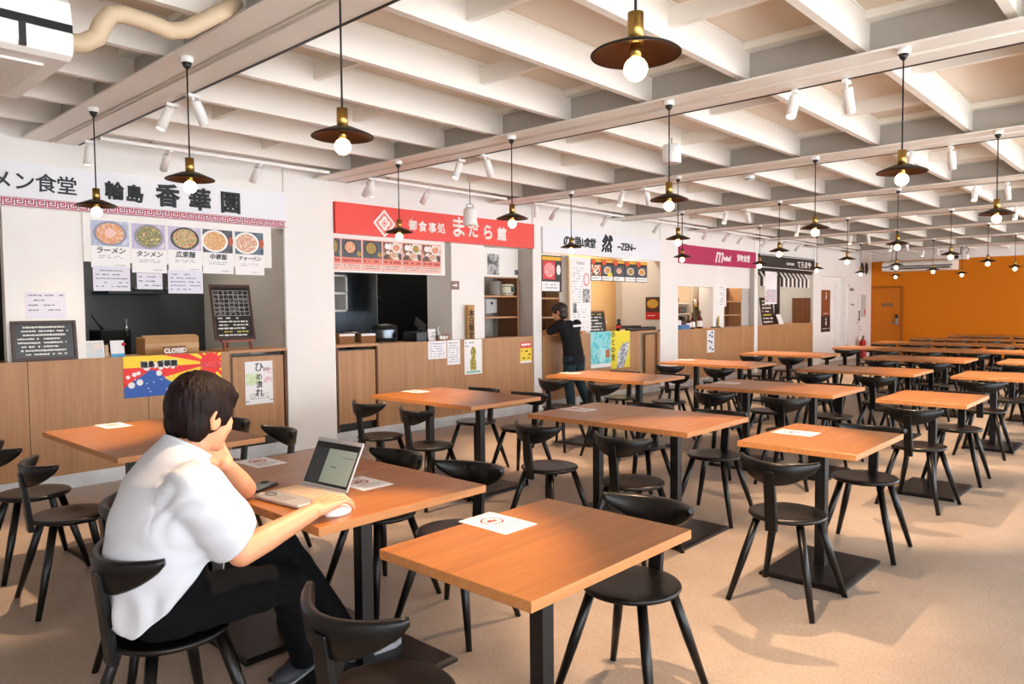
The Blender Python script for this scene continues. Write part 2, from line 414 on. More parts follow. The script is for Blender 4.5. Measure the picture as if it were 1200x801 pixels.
# ------------------------------------------------------------------ sign boards
def sign(x0, x1, z0, z1, m, label, edge=None):
    r = empty('sign_board', ((x0 + x1) / 2, W, (z0 + z1) / 2)); tag(r, label, 'sign')
    h = (x1 - x0) / 2; v = (z1 - z0) / 2
    MB().box(-h, h, -.03, .018, -v, v).build('panel', m, r)
    if edge:
        MB().box(-h, h, -.034, .018, v, v + .012).add([], []).build('edge_strip', edge, r)
    return r
def on(r, x, z): return (x - r.location.x, -.033, z - r.location.z)
M_sign_w = mat('white_sign_face', 'EDF0F7', .45)
M_sign_r = mat('red_sign_face', 'EE4A40', .45)
M_sign_m = mat('magenta_sign_face', 'B52258', .45)
M_sign_k = mat('black_sign_face', '24272A', .45)
M_txt_w = mat('white_lettering', 'F7F5F2', .5)
M_txt_k = mat('black_lettering', '1B2026', .5)
M_key = mat('crimson_key_pattern', 'C0324E', .5)
s1 = sign(.45, 3.93, 2.245, 2.58, M_sign_w, 'long white stall sign with black characters and a crimson key-pattern border', M_plw)
for ch, px, py in (('ラ', -70, 214), ('ー', -45, 216), ('メ', 0, 212.), ('ン', 27, 214.5), ('食', 52.5, 217), ('堂', 77, 220)):
    p = at(px, py, 1, W); lettering(ch, .152, M_txt_k, s1, on(s1, p.x, p.z), bold=.002)
for ch, px, py in (('輪', 132.5, 225.5), ('島', 156, 229)):
    p = at(px, py, 1, W); lettering(ch, .150, M_txt_k, s1, on(s1, p.x, p.z), bold=.0058)
for ch, px, py in (('香', 195, 231.5), ('華', 232.5, 236), ('園', 268.5, 239.5)):
    p = at(px, py, 1, W); lettering(ch, .205, M_txt_k, s1, on(s1, p.x, p.z), bold=.0078)
key = MB(); u = .009; n = int(3.48 / (u * 8.2))
for i in range(n):
    x = -1.738 + i * u * 8.2; z = -.155
    for a in ((0, 7, 0, 1), (0, 1, 0, 5), (0, 5, 4, 5), (4, 5, 2, 5), (2, 5, 2, 3), (6, 7, 0, 5), (6, 8.2, 4, 5)):
        key.box(x + a[0] * u, x + a[1] * u, -.0335, -.0302, z + a[2] * u, z + a[3] * u)
key.box(-1.738, 1.738, -.0335, -.0302, -.167, -.160).box(-1.738, 1.738, -.0335, -.0302, -.105, -.101)
key.build('key_pattern_border', M_key, s1)
s2 = sign(4.51, 7.69, 2.235, 2.565, M_sign_r, 'long red stall sign with a white diamond crest')
p = at(448.5, 262, 1, W); ox, oy, oz = on(s2, p.x, p.z)
def dia(r, b=.16, n=4):          # diamond with rounded corners
    out = []
    for k in range(4):
        a0 = k * pi / 2
        c = Vector((cos(a0), sin(a0))) * (r * (1 - b))
        for i in range(n + 1):
            t = a0 - pi / 4 + (pi / 2) * i / n
            out.append((c.x + r * b * .72 * cos(t), c.y + r * b * .72 * sin(t)))
    return out
def flat(pts_out, pts_in, cx, cz, y0=-.034, y1=-.030):
    b = MB(); no = len(pts_out)
    R = [[(cx + q[0], y, cz + q[1]) for q in P] for P, y in ((pts_in, y0), (pts_out, y0), (pts_out, y1), (pts_in, y1))]
    b.rings(R + [R[0]], False, False); return b
def quat(r, k=.30, n=40): return [(r * (1 - k * abs(sin(2 * t)) ** .8) * cos(t), r * (1 - k * abs(sin(2 * t)) ** .8) * sin(t)) for t in [2 * pi * i / n + .0 for i in range(n)]]
def cross(r, n=40): return [(r * (1 + .18 * cos(4 * t)) * cos(t), r * (1 + .18 * cos(4 * t)) * sin(t)) for t in [2 * pi * i / n for i in range(n)]]
flat(dia(.155), dia(.125), ox, oz).build('crest', M_txt_w, s2)
flat(dia(.112), dia(.106), ox, oz).build('crest', M_txt_w, s2)
flat(cross(.068), cross(.036), ox, oz).build('crest', M_txt_w, s2)
flat(cross(.026), cross(.014), ox, oz).build('crest', M_txt_w, s2)
for ch, px, py in (('御', 481.5, 265), ('食', 493, 266.5), ('事', 504.5, 268), ('処', 515, 268.5)):
    p = at(px, py, 1, W); lettering(ch, .128, M_txt_w, s2, on(s2, p.x, p.z), bold=.003)
for ch, px, py, sz in (('ま', 535, 268, .265), ('だ', 552.5, 271, .195), ('ら', 569.5, 273.5, .205), ('館', 586, 275.5, .175)):
    p = at(px, py, 1, W); lettering(ch, sz, M_txt_w, s2, on(s2, p.x, p.z), bold=.0085)
s3 = sign(7.875, 10.97, 2.195, 2.55, M_sign_w, 'long white stall sign with black brush lettering, beside the red sign')
for ch, px, py, sz in (('の', 662, 283, .17), ('と', 668.6, 283.5, .15), ('里', 674.6, 284, .15), ('山', 680, 285, .12), ('食', 686, 285, .15), ('堂', 692.4, 286, .15)):
    p = at(px, py, 1, W); lettering(ch, sz, M_txt_k, s3, on(s3, p.x, p.z), bold=.005, shear=.1)
p = at(709, 287, 1, W); lettering('然', .27, M_txt_k, s3, on(s3, p.x, p.z), bold=.010, shear=.15)
p = at(732.5, 290, 1, W); lettering('~ZEN~', .15, M_txt_k, s3, on(s3, p.x, p.z), bold=.005, sx=1.1)
s4 = sign(11.58, 14.63, 2.195, 2.52, M_sign_m, 'long magenta stall sign with white script lettering')
p = at(840.5, 299.5, 1, W); lettering('m', .42, M_txt_w, s4, on(s4, p.x, p.z), bold=.004, shear=.35)
p = at(850, 303, 1, W); lettering('wind', .15, M_txt_w, s4, on(s4, p.x, p.z), bold=.006, shear=.25)
p = at(869.5, 303.5, 1, W); lettering('芽吹食堂', .145, M_txt_w, s4, on(s4, p.x, p.z), bold=.004)
s5 = sign(14.80, 17.82, 2.215, 2.515, M_sign_k, 'long black stall sign with small white lettering above the awning')
MB().box(-1.51, 1.51, -.036, -.030, .122, .134).box(-1.51, 1.51, -.036, -.030, -.134, -.122).build('pin_stripe', M_txt_w, s5)
p = at(924.5, 309.5, 1, W); lettering('CAFE BAR', .075, M_txt_w, s5, on(s5, p.x, p.z), bold=.002, sx=1.3)
p = at(941, 311, 1, W); lettering('てらまや', .165, M_txt_w, s5, on(s5, p.x, p.z), bold=.004, sx=1.25)

# ------------------------------------------------------------------ paper, posters and menus
def ink_rows(w, h, rows, m, parent, z0=0., x0=0., dens=.8, th=.35, y=-.0022, name='printed_text', seed=1):
    rnd = random.Random(seed); b = MB(); rh = h / rows
    for i in range(rows):
        zc = z0 + h / 2 - rh * (i + .5); x = x0 - w / 2; xe = x0 + w / 2 * (1 if rnd.random() < .6 else rnd.uniform(.3, .9))
        while x < xe:
            l = rnd.uniform(.4, 1.3) * rh * .9
            if rnd.random() < dens: b.box(x, min(x + l * .8, xe), y, -.0006, zc - rh * th / 2 * rnd.uniform(.6, 1), zc + rh * th / 2 * rnd.uniform(.6, 1))
            x += l
    if b.f: b.build(name, m, parent)
def sheet(name, pts, Y, label, cat, m=None, group=None, off=.0015, thick=.0015):
    """a sheet seen with its corners at three or four pixels (tl, tr, bl): built upright on the plane Y; returns root, w, h"""
    a, b_, c = [at(q[0], q[1], 1, Y) for q in pts[:3]]
    w = b_.x - a.x; h = a.z - c.z
    r = empty(name, ((a.x + b_.x) / 2, Y - off, (a.z + c.z) / 2 - (a.z - b_.z) / 2 * 0)); tag(r, label, cat, group)
    MB().box(-w / 2, w / 2, -.0005, thick, -h / 2, h / 2).build('paper', m or M_paper, r)
    return r, w, h
def picture(parent, x, z, w, h, m, y=-.0018, name='photo'):
    return MB().box(x - w / 2, x + w / 2, y, -.0005, z - h / 2, z + h / 2).build(name, m, parent)
def disc(parent, x, z, rx, rz, m, y=-.0030, name='dish_picture', n=24):
    return MB().prism([(x + rx * cos(2 * pi * i / n), z + rz * sin(2 * pi * i / n)) for i in range(n)], y, -.0005, 1).build(name, m, parent)
F_ramen = blotch('ramen_print', ['F4D9C4', 'E8B48C', 'D98C5A', 'F2C9B0', '8FA04A'], 28, .4)
F_noodle = blotch('vegetable_noodle_print', ['D8D4A0', '9CA060', '5A5A4C', 'D6B85A', 'F0EDD8'], 34, .4)
F_soup = blotch('red_soup_print', ['C88A5A', 'A85A34', 'D9C08A', '7A8A4A', 'B86A48'], 36, .4)
F_rice = blotch('fried_rice_print', ['F0DDB0', 'E0B878', 'D08A5A', 'F6EAD0'], 40, .4)
F_rice2 = blotch('rice_topping_print', ['F2E2D0', 'E0A890', 'C8885A', 'F8F0E4', 'A8683C'], 40, .4)
F_bgblue = blotch('blue_cloth_print', ['C8D2E4', 'A8B4CC', 'D8DCE8'], 14, .4)
F_bglil = blotch('lilac_cloth_print', ['D6CCE0', 'B8B0D0', 'E0D4E0'], 14, .4)
F_bgdk = blotch('dark_table_print', ['33383E', '4A5058', '22262A'], 12, .4)
F_bgteal = blotch('teal_table_print', ['3E5A6A', '5A7080', '22303A'], 12, .4)
F_bowlw = mat('white_bowl_print', 'F2F0EE', .4)
F_bowlk = mat('dark_bowl_print', '2E2A2C', .4)
F_tea = mat('soup_cup_print', 'B8481E', .4)
wb = struct('wall_menu_board', MB().box(2.115, 3.80, W + .03, W + .06, 1.845, 2.26), M_white)
YM = W + .03
menus = [((105, 256), (151, 259.5), (107, 313), (106, 287), F_ramen, F_bgblue, 'ラーメン', 'first', None),
         ((153, 260), (194, 263.5), (153, 319), (153, 291), F_noodle, F_bglil, 'タンメン', 'second', None),
         ((196, 263.5), (235.5, 266.5), (196, 318), (196, 292), F_soup, F_bglil, '広東麺', 'third', None),
         ((236.5, 267), (272.5, 269.5), (236.5, 320), (236.5, 295), F_rice, F_bgdk, '中華飯', 'fourth', 1),
         ((274.5, 270), (308.5, 272), (274.5, 321.5), (274.5, 297), F_rice2, F_bgteal, 'チャーハン', 'fifth', 1)]
desc = ['bowl of ramen topped with pink fish cake', 'bowl of vegetable noodles', 'bowl of reddish noodle soup', 'plate of fried rice', 'plate of rice topped with meat beside a teal table']
for i, (a, b_, c, ph, food, bg, t, o, cup) in enumerate(menus):
    r, w, h = sheet('menu_poster', (a, b_, c), YM, 'white hanging menu poster showing a ' + desc[i], 'poster', group='menu posters of the noodle stall')
    hp = at(a[0], a[1], 1, YM).z - at(*ph, 1, YM).z
    picture(r, 0, h / 2 - hp / 2 - .004, w * .97, hp - .006, bg)
    cx = -.1 * w if cup else 0
    disc(r, cx, h / 2 - hp / 2 - .004, w * .43, hp * .47, F_bowlw if i > 2 else (F_bowlk if i == 2 else mat('grey_bowl_print', '8E8CA0', .4)), -.0024, 'bowl_picture')
    disc(r, cx, h / 2 - hp / 2 - .004, w * .36, hp * .40, food, -.0032)
    if i == 0:
        disc(r, cx + .0, h / 2 - hp / 2 - .0, w * .13, hp * .16, mat('fish_cake_print', 'F2CFC6', .4), -.0038, 'fish_cake_picture')
        flat([(w * .07 * cos(q), w * .07 * sin(q)) for q in [2 * pi * k / 16 for k in range(16)]], [(w * .05 * cos(q), w * .05 * sin(q)) for q in [2 * pi * k / 16 for k in range(16)]], cx, h / 2 - hp / 2, -.0042, -.0038).build('swirl_picture', mat('pink_print', 'E59AA0', .5), r)
    if cup: disc(r, w * .42, h / 2 - hp / 2, w * .08, hp * .2, F_tea, -.0036, 'cup_picture')
    lettering(t, w * (.86 / max(4, len(t))) * .9, M_txt_k, r, (0, -.002, h / 2 - hp - (h - hp) * .22), bold=.0012, ext=.0006, shear=.15)
    ink_rows(w * .6, (h - hp) * .16, 2, M_inkg, r, z0=h / 2 - hp - (h - hp) * .5, seed=i)
    ink_rows(w * .3, (h - hp) * .09, 1, M_inkg, r, z0=-h / 2 + (h - hp) * .13, x0=w * .25, seed=i + 9)
for i, (a, b_, c, o) in enumerate((((108.5, 311), (152, 313.5), (109, 340.5), 'below the ramen poster'), ((160, 319.5), (190, 321), (161, 338.5), 'below the vegetable noodle poster'), ((196.5, 316), (237.5, 318.5), (198, 343.5), 'below the red soup poster'))):
    r, w, h = sheet('handwritten_slip', (a, b_, c), YM - .002, 'pale handwritten price slip taped ' + o, 'paper slip', group='price slips of the noodle stall', m=mat('pale_lilac_paper', 'E4E4F0', .7))
    ink_rows(w * .86, h * .8, 5 if i != 1 else 3, M_inkb if i == 2 else M_inkg, r, seed=20 + i, dens=.7, th=.3)
r, w, h = sheet('handwritten_notice', ((29, 342), (77, 344), (30, 373)), W + .05, 'white handwritten price notice taped to the white board above the chalkboard', 'paper slip', m=mat('pale_lilac_paper', 'E4E4F0', .7))
ink_rows(w * .86, h * .75, 4, M_inkg, r, z0=.02, seed=31, dens=.7, th=.3)
# banner with the wave
BAN = [at(144, 418, 1, W), at(258.5, 411.5, 1, W), at(144, 466.5, 1, W)]
bw, bh = BAN[1].x - BAN[0].x, .355
r = empty('wave_banner', (BAN[0].x + bw / 2, W - .001, 1.045 - bh / 2)); tag(r, 'colourful banner with a blue wave and red rising sun on the oak counter', 'banner')
MB().box(-bw / 2, bw / 2, -.003, .002, -bh / 2, bh / 2).build('cloth', mat('banner_yellow', 'FFD91E', .5), r)
sx, sz = bw * .385, bh * .22
rays = MB()
for k in range(28):
    if k % 2: continue
    a0 = 2 * pi * k / 28; a1 = 2 * pi * (k + 1) / 28
    def clip(a):
        dx, dz = cos(a), sin(a); t = 9
        for lim, d0, dd in ((bw / 2, sx, dx), (-bw / 2, sx, dx), (bh / 2, sz, dz), (-bh / 2, sz, dz)):
            if abs(dd) > 1e-6:
                q = (lim - d0) / dd
                if q > 0: t = min(t, q)
        return (sx + dx * t, sz + dz * t)
    pts = [(sx + .02 * cos(a0), sz + .02 * sin(a0)), clip(a0), clip((a0 + a1) / 2), clip(a1), (sx + .02 * cos(a1), sz + .02 * sin(a1))]
    rays.prism(pts, -.0042, -.003, 1)
rays.build('sun_rays', mat('banner_red', 'F0241A', .5), r)
disc(r, sx, sz, .098, .098, mat('banner_red', 'F0241A', .5), -.0055, 'red_sun', 36)
wv = [(-bw / 2, -bh / 2), (-bw / 2, -.09), (-bw * .42, -.04), (-bw * .34, .0), (-bw * .24, .055), (-bw * .15, .03), (-bw * .1, -.03), (0, -.085), (bw * .12, -.12), (bw * .3, -.15), (bw * .5, -.16), (bw * .5, -bh / 2)]
MB().prism(wv, -.006, -.003, 1).build('blue_wave', mat('banner_blue', '1A56B0', .5), r)
foam = MB(); rnd = random.Random(3)
for (fx, fz, fr) in [(-.40, .02, .035), (-.35, -.05, .05), (-.43, -.07, .05), (-.28, .075, .05), (-.20, .09, .045), (-.14, .07, .04), (-.08, .085, .05), (-.02, .07, .035), (-.16, .02, .045), (-.46, -.0, .03), (-.36, .03, .03)] + [(rnd.uniform(-.4, .1), rnd.uniform(-.14, .0), .009) for _ in range(16)]:
    cx = fx * bw; n = 16
    foam.prism([(max(-bw / 2, cx + fr * .55 * cos(2 * pi * i / n)), fz + fr * .55 * sin(2 * pi * i / n)) for i in range(n)], -.007 - rnd.random() * .0006, -.003, 1)
foam.build('white_foam', M_paper, r)
for tx, t, sz_, m1, m2 in ((-.27, '輪島', .058, M_txt_k, M_paper), (-.075, '香華園', .058, M_txt_k, M_paper)):
    lettering(t, sz_, m2, r, (tx * bw, -.0040, .085 + .012), bold=.0060, ext=.0004)
    lettering(t, sz_, m1, r, (tx * bw, -.0085, .085 + .012), bold=.0028, ext=.0004)
lettering('能/開店', .058, mat('banner_pink', 'FF9AA0', .5), r, (sx, -.0055, sz - .02), bold=.004, ext=.0004)
lettering('能/開店', .058, mat('banner_red', 'F0241A', .5), r, (sx, -.0098, sz - .02), bold=.0008, ext=.0004)
# hanging scroll poster on the swing door
r, w, h = sheet('brush_poster', ((286.5, 424), (319, 420.5), (289, 473)), W + .006, 'pale watercolour poster with vertical black brush characters on the counter flap door', 'poster')
MB().box(-w / 2, w / 2, -.003, .002, -h / 2 - .012, -h / 2 + .004).build('lower_rod', M_paper, r)
picture(r, -w * .22, .03, w * .5, h * .28, blotch('green_wash', ['F4F3F4', 'C8E0A0', 'E8F0E0', 'A8D8D8'], 18, .7), -.0012, 'colour_wash')
picture(r, w * .32, .06, w * .3, h * .35, blotch('pink_wash', ['F4F3F4', 'F4F3F4', 'E8B8C8', 'F0DCE4'], 22, .7), -.0012, 'colour_wash')
for ch, zz, s_ in (('ひ', .14, .10), ('め', .045, .07), ('漬', -.03, .07), ('れ', -.11, .09)):
    lettering(ch, s_, M_txt_k, r, (.0, -.002, zz), bold=.0012, ext=.0005)
lettering('能登', .035, M_inkg, r, (w * .26, -.002, h * .3), ext=.0005)
ink_rows(w * .7, h * .16, 4, M_inkg, r, z0=-h * .34, seed=50)
MB().box(-w * .5, -w * .36, -.0018, -.0005, -h * .46, -h * .445).box(w * .36, w * .5, -.0018, -.0005, -h * .46, -h * .445).build('printed_marks', M_ink, r)
# chalkboard on the counter, leaning on the white board
def chalkboard(name, w, h, loc, rx, rz, label, rows, frame_m, seed, cols=(0,), grid=False, t=.014):
    r = empty(name, loc, rz); r.rotation_euler = (rx, 0, rz); tag(r, label, 'chalkboard')
    MB().box(-w / 2 + .02, w / 2 - .02, -.004, .006, .02, h - .02).build('slate', mat('slate_face', '17181A', .3), r)
    f = MB()
    f.box(-w / 2, w / 2, -t, t / 2, 0, .024).box(-w / 2, w / 2, -t, t / 2, h - .024, h).box(-w / 2, -w / 2 + .024, -t, t / 2, .024, h - .024).box(w / 2 - .024, w / 2, -t, t / 2, .024, h - .024)
    f.build('frame', frame_m, r, bevel=.003)
    cm = [mat('chalk_white', 'E6E4E0', .8), mat('chalk_yellow', 'C8C05A', .8), mat('chalk_pink', 'C07AA0', .8)]
    rh = (h - .07) / rows
    for i in range(rows):
        ink_rows((w - .08) * random.Random(seed + i).uniform(.75, 1), rh * .62, 1, cm[0 if i % 4 else random.Random(seed + i).choice([0, 1, 2])], r, z0=h - .035 - rh * (i + .5), dens=.85, th=.8, y=-.0055, name='chalk_text', seed=seed + i)
    return r
M_frame_d = mat('dark_brown_frame', '3E2520', .45)
p = at(52, 419.5, 1, W + .03)
chalkboard('menu_chalkboard', .455, .315, (1.81, W + .005, 1.048), -radians(6), 0, 'dark-framed landscape chalkboard leaning on the white board at the counter end', 8, M_frame_d, 100)
# calendar chalkboard on a small easel
EX, EY = 3.50, W + .20
r = chalkboard('calendar_chalkboard', .40, .55, (EX - .01, EY, 1.145), -radians(13), radians(-5), 'tall dark-framed chalkboard calendar standing on a small reddish easel', 6, mat('brown_frame', '4A2C1E', .45), 140)
for ch in list(r.children):
    if ch.name.startswith('chalk_text'):
        ch.scale = (1, 1, .42); ch.location.z = .015
g = MB()
for i in range(8): g.box(-.17 + .34 * i / 7 - .001, -.17 + .34 * i / 7 + .001, -.0055, -.003, .24, .49)
for i in range(7): g.box(-.17, .17, -.0055, -.003, .24 + .25 * i / 6 - .001, .24 + .25 * i / 6 + .001)
g.build('calendar_grid', mat('chalk_white', 'E6E4E0', .8), r)
ink_rows(.32, .24, 12, mat('chalk_dim', '8A8A86', .8), r, z0=.365, dens=.5, th=.5, y=-.0052, name='chalk_entry_text', seed=77)
M_easel = mat('reddish_wood', '8A3C1E', .45, var=.1, scale=20)
r = empty('tabletop_easel', (EX, EY, 1.05), radians(-5)); tag(r, 'small reddish wooden easel holding the chalkboard calendar', 'easel')
MB().box(-.16, .16, -.045, .0, .075, .095).build('ledge', M_easel, r)
for s in (-1, 1): MB().cone((s * .14, -.035, 0), (s * .07, .135, .42), .011, .009, 6, True, False).build('leg', M_easel, r)
MB().cone((0, .24, 0), (0, .145, .42), .011, .009, 6, True, False).build('rear_leg', M_easel, r)
# things on counter 1
T1 = 1.045
r = empty('standing_tablet', (2.165, W + .09, T1 - .012)); tag(r, 'white tablet standing on the counter next to the landscape chalkboard', 'tablet')
MB().rbox(-.105, .105, -.008, .008, 0, .155, .007).xf(Matrix.Rotation(-radians(10), 4, 'X')).build('case', M_plw, r)
MB().box(-.095, .095, -.0095, -.0078, .012, .145).xf(Matrix.Rotation(-radians(10), 4, 'X')).build('screen', blotch('tablet_screen_print', ['DDE4EA', 'C4D8E0', 'E8DCD4', 'E0E4E8'], 6, .2), r)
MB().cone((0, .015, .07), (0, .07, 0.004), .008, .008, 8).build('stand', M_plw, r)
r = empty('price_card', (2.385, W + .12, T1 - .012)); tag(r, 'small white and blue card standing beside the white tablet', 'card')
MB().box(-.055, .055, -.002, .002, 0, .15).xf(Matrix.Rotation(-radians(8), 4, 'X')).build('card', M_paper, r)
MB().box(-.055, .055, -.0032, -.002, 0.003, .035).xf(Matrix.Rotation(-radians(8), 4, 'X')).build('blue_band', mat('sky_blue_print', '4AA8D8', .6), r)
MB().ball((.05, -.006, .115), .016, 12, 8).xf(Matrix.Rotation(-radians(8), 4, 'X')).build('red_ornament', M_red, r)
r = empty('lucky_cat_figurine', (2.30, W + .16, T1 - .012)); tag(r, 'small beige figurine standing behind the blue and white card', 'figurine')
MB().lathe([(.001, 0), (.028, .0), (.032, .03), (.022, .06), (.026, .085), (.018, .108), (.001, .112)], 16).build('body', mat('beige_ceramic', 'C8A888', .5), r)
MB().cone((-.014, 0, .10), (-.018, 0, .125), .008, .001, 8).build('ear', mat('beige_ceramic', 'C8A888', .5), r)
MB().cone((.014, 0, .10), (.018, 0, .125), .008, .001, 8).build('ear', mat('beige_ceramic', 'C8A888', .5), r)
M_card = mat('cardboard', 'B98F5E', .75, var=.06, scale=6)
r = empty('cardboard_box', (2.93, W + .42, T1 - .012), radians(-4)); tag(r, 'brown cardboard box on the counter behind the closed sign', 'box')
MB().box(-.24, .24, -.13, .13, 0, .155).build('carton', M_card, r, bevel=.003)
MB().box(-.24, .24, -.131, -.129, .05, .10).build('tape', mat('packing_tape', 'C8A070', .4), r)
MB().add([(-.24, -.13, .155), (.24, -.13, .155), (.24, -.03, .172), (-.24, -.03, .172), (-.24, -.13, .158), (.24, -.13, .158), (.24, -.03, .175), (-.24, -.03, .175)], [(0, 1, 2, 3), (4, 7, 6, 5), (0, 4, 5, 1), (2, 6, 7, 3), (0, 3, 7, 4), (1, 5, 6, 2)]).build('flap', M_card, r)
def closed_plate(loc, w, h, t, label, rz=0):
    r = empty('closed_sign', loc, rz); tag(r, label, 'sign')
    MB().rbox(-w / 2, w / 2, -.01, .01, 0, h, .006).build('wooden_block', mat('brown_wood_block', '8A5A38', .5, var=.1, scale=20), r)
    lettering(t, h * .62, M_txt_w, r, (0, -.012, h / 2), bold=.003, ext=.001)
    return r
closed_plate((2.83, W + .03, T1 - .012), .20, .085, 'CLOSED', 'brown wooden CLOSED block in front of the cardboard box')
rb = empty('kitchen_bench', (2.9, W + .95, 0)); tag(rb, 'dark bench behind the noodle counter', 'bench')
MB().box(-.75, .95, -.25, .25, .86, .90).build('top', M_inox, rb)
for sx in (-.7, .9):
    for sy in (-.2, .2): MB().box(sx - .02, sx + .02, sy - .02, sy + .02, 0, .86).build('leg', M_inox, rb)
r = empty('drink_machine', (2.60, W + .92, .90)); tag(r, 'dark kitchen machine behind the counter left of the cardboard box', 'machine')
MB().rbox(-.14, .14, -.15, .15, 0, .36, .02).build('body', mat('matt_black_plastic', '0E0F10', .7, spec=.2), r)
MB().cone((-.08, -.1, .34), (-.2, -.14, .5), .014, .009, 8).build('lever', M_plk, r)
MB().cone((.09, -.16, .30), (.09, -.16, .46), .012, .012, 10).build('spout', M_inox, r)
# black rangehood rail behind the posters
r = empty('utensil_rail', (3.22, 8.5, 1.62)); tag(r, 'dark shelf hung with utensils on the noodle kitchen back wall', 'shelf')
MB().box(-.35, .35, -.1, .4, 0, .03).build('board', M_plk, r)
for i in range(6): MB().ball((-.28 + .11 * i, -.05, .045), .035, 10, 6).build('bowl', mat('dark_ceramic', '2A2A2C', .3), r)

# ------------------------------------------------------------------ stall 2
YM2 = W + .02
struct('wall_menu_board_red', MB().box(4.50, 6.10, W + .03, W + .05, 1.83, 2.26), M_white)
x_edges = [391, 399.5, 424.5, 448.5, 471.5, 494.5, 517]
tops = [278, 278.5, 280, 282, 283.5, 285, 287]
foods2 = [blotch('curry_bowl_print', ['E8A83A', 'C87A2A', '6A8A3A', 'E8C87A'], 40, .4), blotch('shrimp_bowl_print', ['E8A080', 'D06A3A', 'F0C8A0', 'B84A2A'], 40, .4), blotch('set_meal_print', ['C8B8A8', '5A3A30', 'E8DCD0', '8A5A3A', '3A4A5A'], 22, .4, 'voronoi')]
M_salmon = mat('salmon_print', 'E88A78', .6); M_salm2 = mat('pale_salmon_print', 'F2C4B8', .6)
for i in range(6):
    a = at(x_edges[i], tops[i], 1, YM2); b_ = at(x_edges[i + 1], tops[i + 1], 1, YM2)
    w = b_.x - a.x - .012; h = .34; zc = 2.19 - h / 2
    r = empty('menu_board', ((a.x + b_.x) / 2, YM2 + .006, zc)); nm = ['partly hidden at the pier', 'dark curry bowl', 'dark shrimp bowl', 'set meal beside the lamp', 'set meal of small dishes', 'set meal with large bowl'][i]
    tag(r, 'salmon pink menu panel under the red sign, ' + nm, 'menu', 'salmon menu panels')
    MB().box(-w / 2, w / 2, -.0008, .003, -h / 2, h / 2).build('panel', M_salmon, r)
    MB().box(-w / 2, w / 2, -.0016, -.0004, -h / 2, -h * .28).build('lower_band', M_salm2, r)
    hp = h * .56
    picture(r, 0, h / 2 - hp / 2 - .008, w * .94, hp, F_bgdk if i < 3 else foods2[2])
    if i < 3:
        disc(r, -.02, h / 2 - hp / 2 + .005, w * .34, hp * .42, F_bowlk, -.0026, 'bowl_picture'); disc(r, -.02, h / 2 - hp / 2 + .005, w * .26, hp * .33, foods2[i % 2], -.0034)
        disc(r, w * .36, h / 2 - hp * .82, w * .1, hp * .16, foods2[0], -.003)
    else:
        disc(r, w * .2, h / 2 - hp * .34, w * .24, hp * .3, F_bowlw, -.0026, 'bowl_picture'); disc(r, w * .2, h / 2 - hp * .34, w * .18, hp * .23, foods2[i % 2], -.0034)
        disc(r, -w * .26, h / 2 - hp * .3, w * .13, hp * .17, F_bowlw, -.0026); disc(r, -w * .0, h / 2 - hp * .78, w * .17, hp * .2, F_rice2, -.003)
    ink_rows(w * .86, h * .12, 1, mat('red_print', 'B84848', .6), r, z0=h / 2 - hp - h * .12, seed=200 + i, th=.7)
    ink_rows(w * .8, h * .16, 2, M_inkg, r, z0=-h / 2 + h * .13, seed=210 + i)
# pillar items
YP = YR2 - .16
r, w, h = sheet('arrow_sign', ((528.5, 329), (538, 329.5), (528.5, 339)), YP, 'small square brownish arrow sign on the white pillar', 'sign', m=mat('mauve_sign', '8A6A66', .6))
MB().box(-w * .3, w * .1, -.002, -.0005, -.008, .008).add([(w * .05, -.002, .03), (w * .3, -.002, 0), (w * .05, -.002, -.03), (w * .05, -.0005, .03), (w * .3, -.0005, 0), (w * .05, -.0005, -.03)], [(0, 1, 2), (3, 5, 4), (0, 3, 4, 1), (1, 4, 5, 2), (2, 5, 3, 0)]).build('arrow', M_paper, r)
r = empty('wooden_plaque', (at(547, 378, 1, YP).x, W + .035, 1.033)); tag(r, 'narrow upright wooden plaque with dark vertical characters on the counter', 'plaque')
MB().box(-.055, .055, -.02, .02, 0, .44).build('board', wood('plaque_wood', 'C89A5A', 'A87838', 2, .5), r, bevel=.003)
for i, ch in enumerate('本日限定'): lettering(ch, .095, mat('dark_brown_lettering', '3A2614', .6), r, (.0, -.0215, .33 - .093 * i), bold=.004, ext=.0006)
# shelf niche with an upper cupboard door
XN0, XN1 = 6.84, at(606, 340, 1, YR2).x
r = empty('wall_shelf_unit', (XN0, YR2, 0)); tag(r, 'open oak shelf unit with white upper door beneath the red sign', 'shelf unit')
wN = XN1 - XN0
MB().box(0, wN, -.02, .0, 1.845, 2.24).build('upper_door', M_white, r)
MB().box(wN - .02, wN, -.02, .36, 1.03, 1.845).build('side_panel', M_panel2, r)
MB().box(wN - .022, wN + .002, -.024, -.02, 1.03, 1.845).build('edge_strip', M_panel, r)
for z in (1.60, 1.315): MB().box(0, wN - .02, -.01, .34, z - .022, z).build('shelf', M_shelf, r)

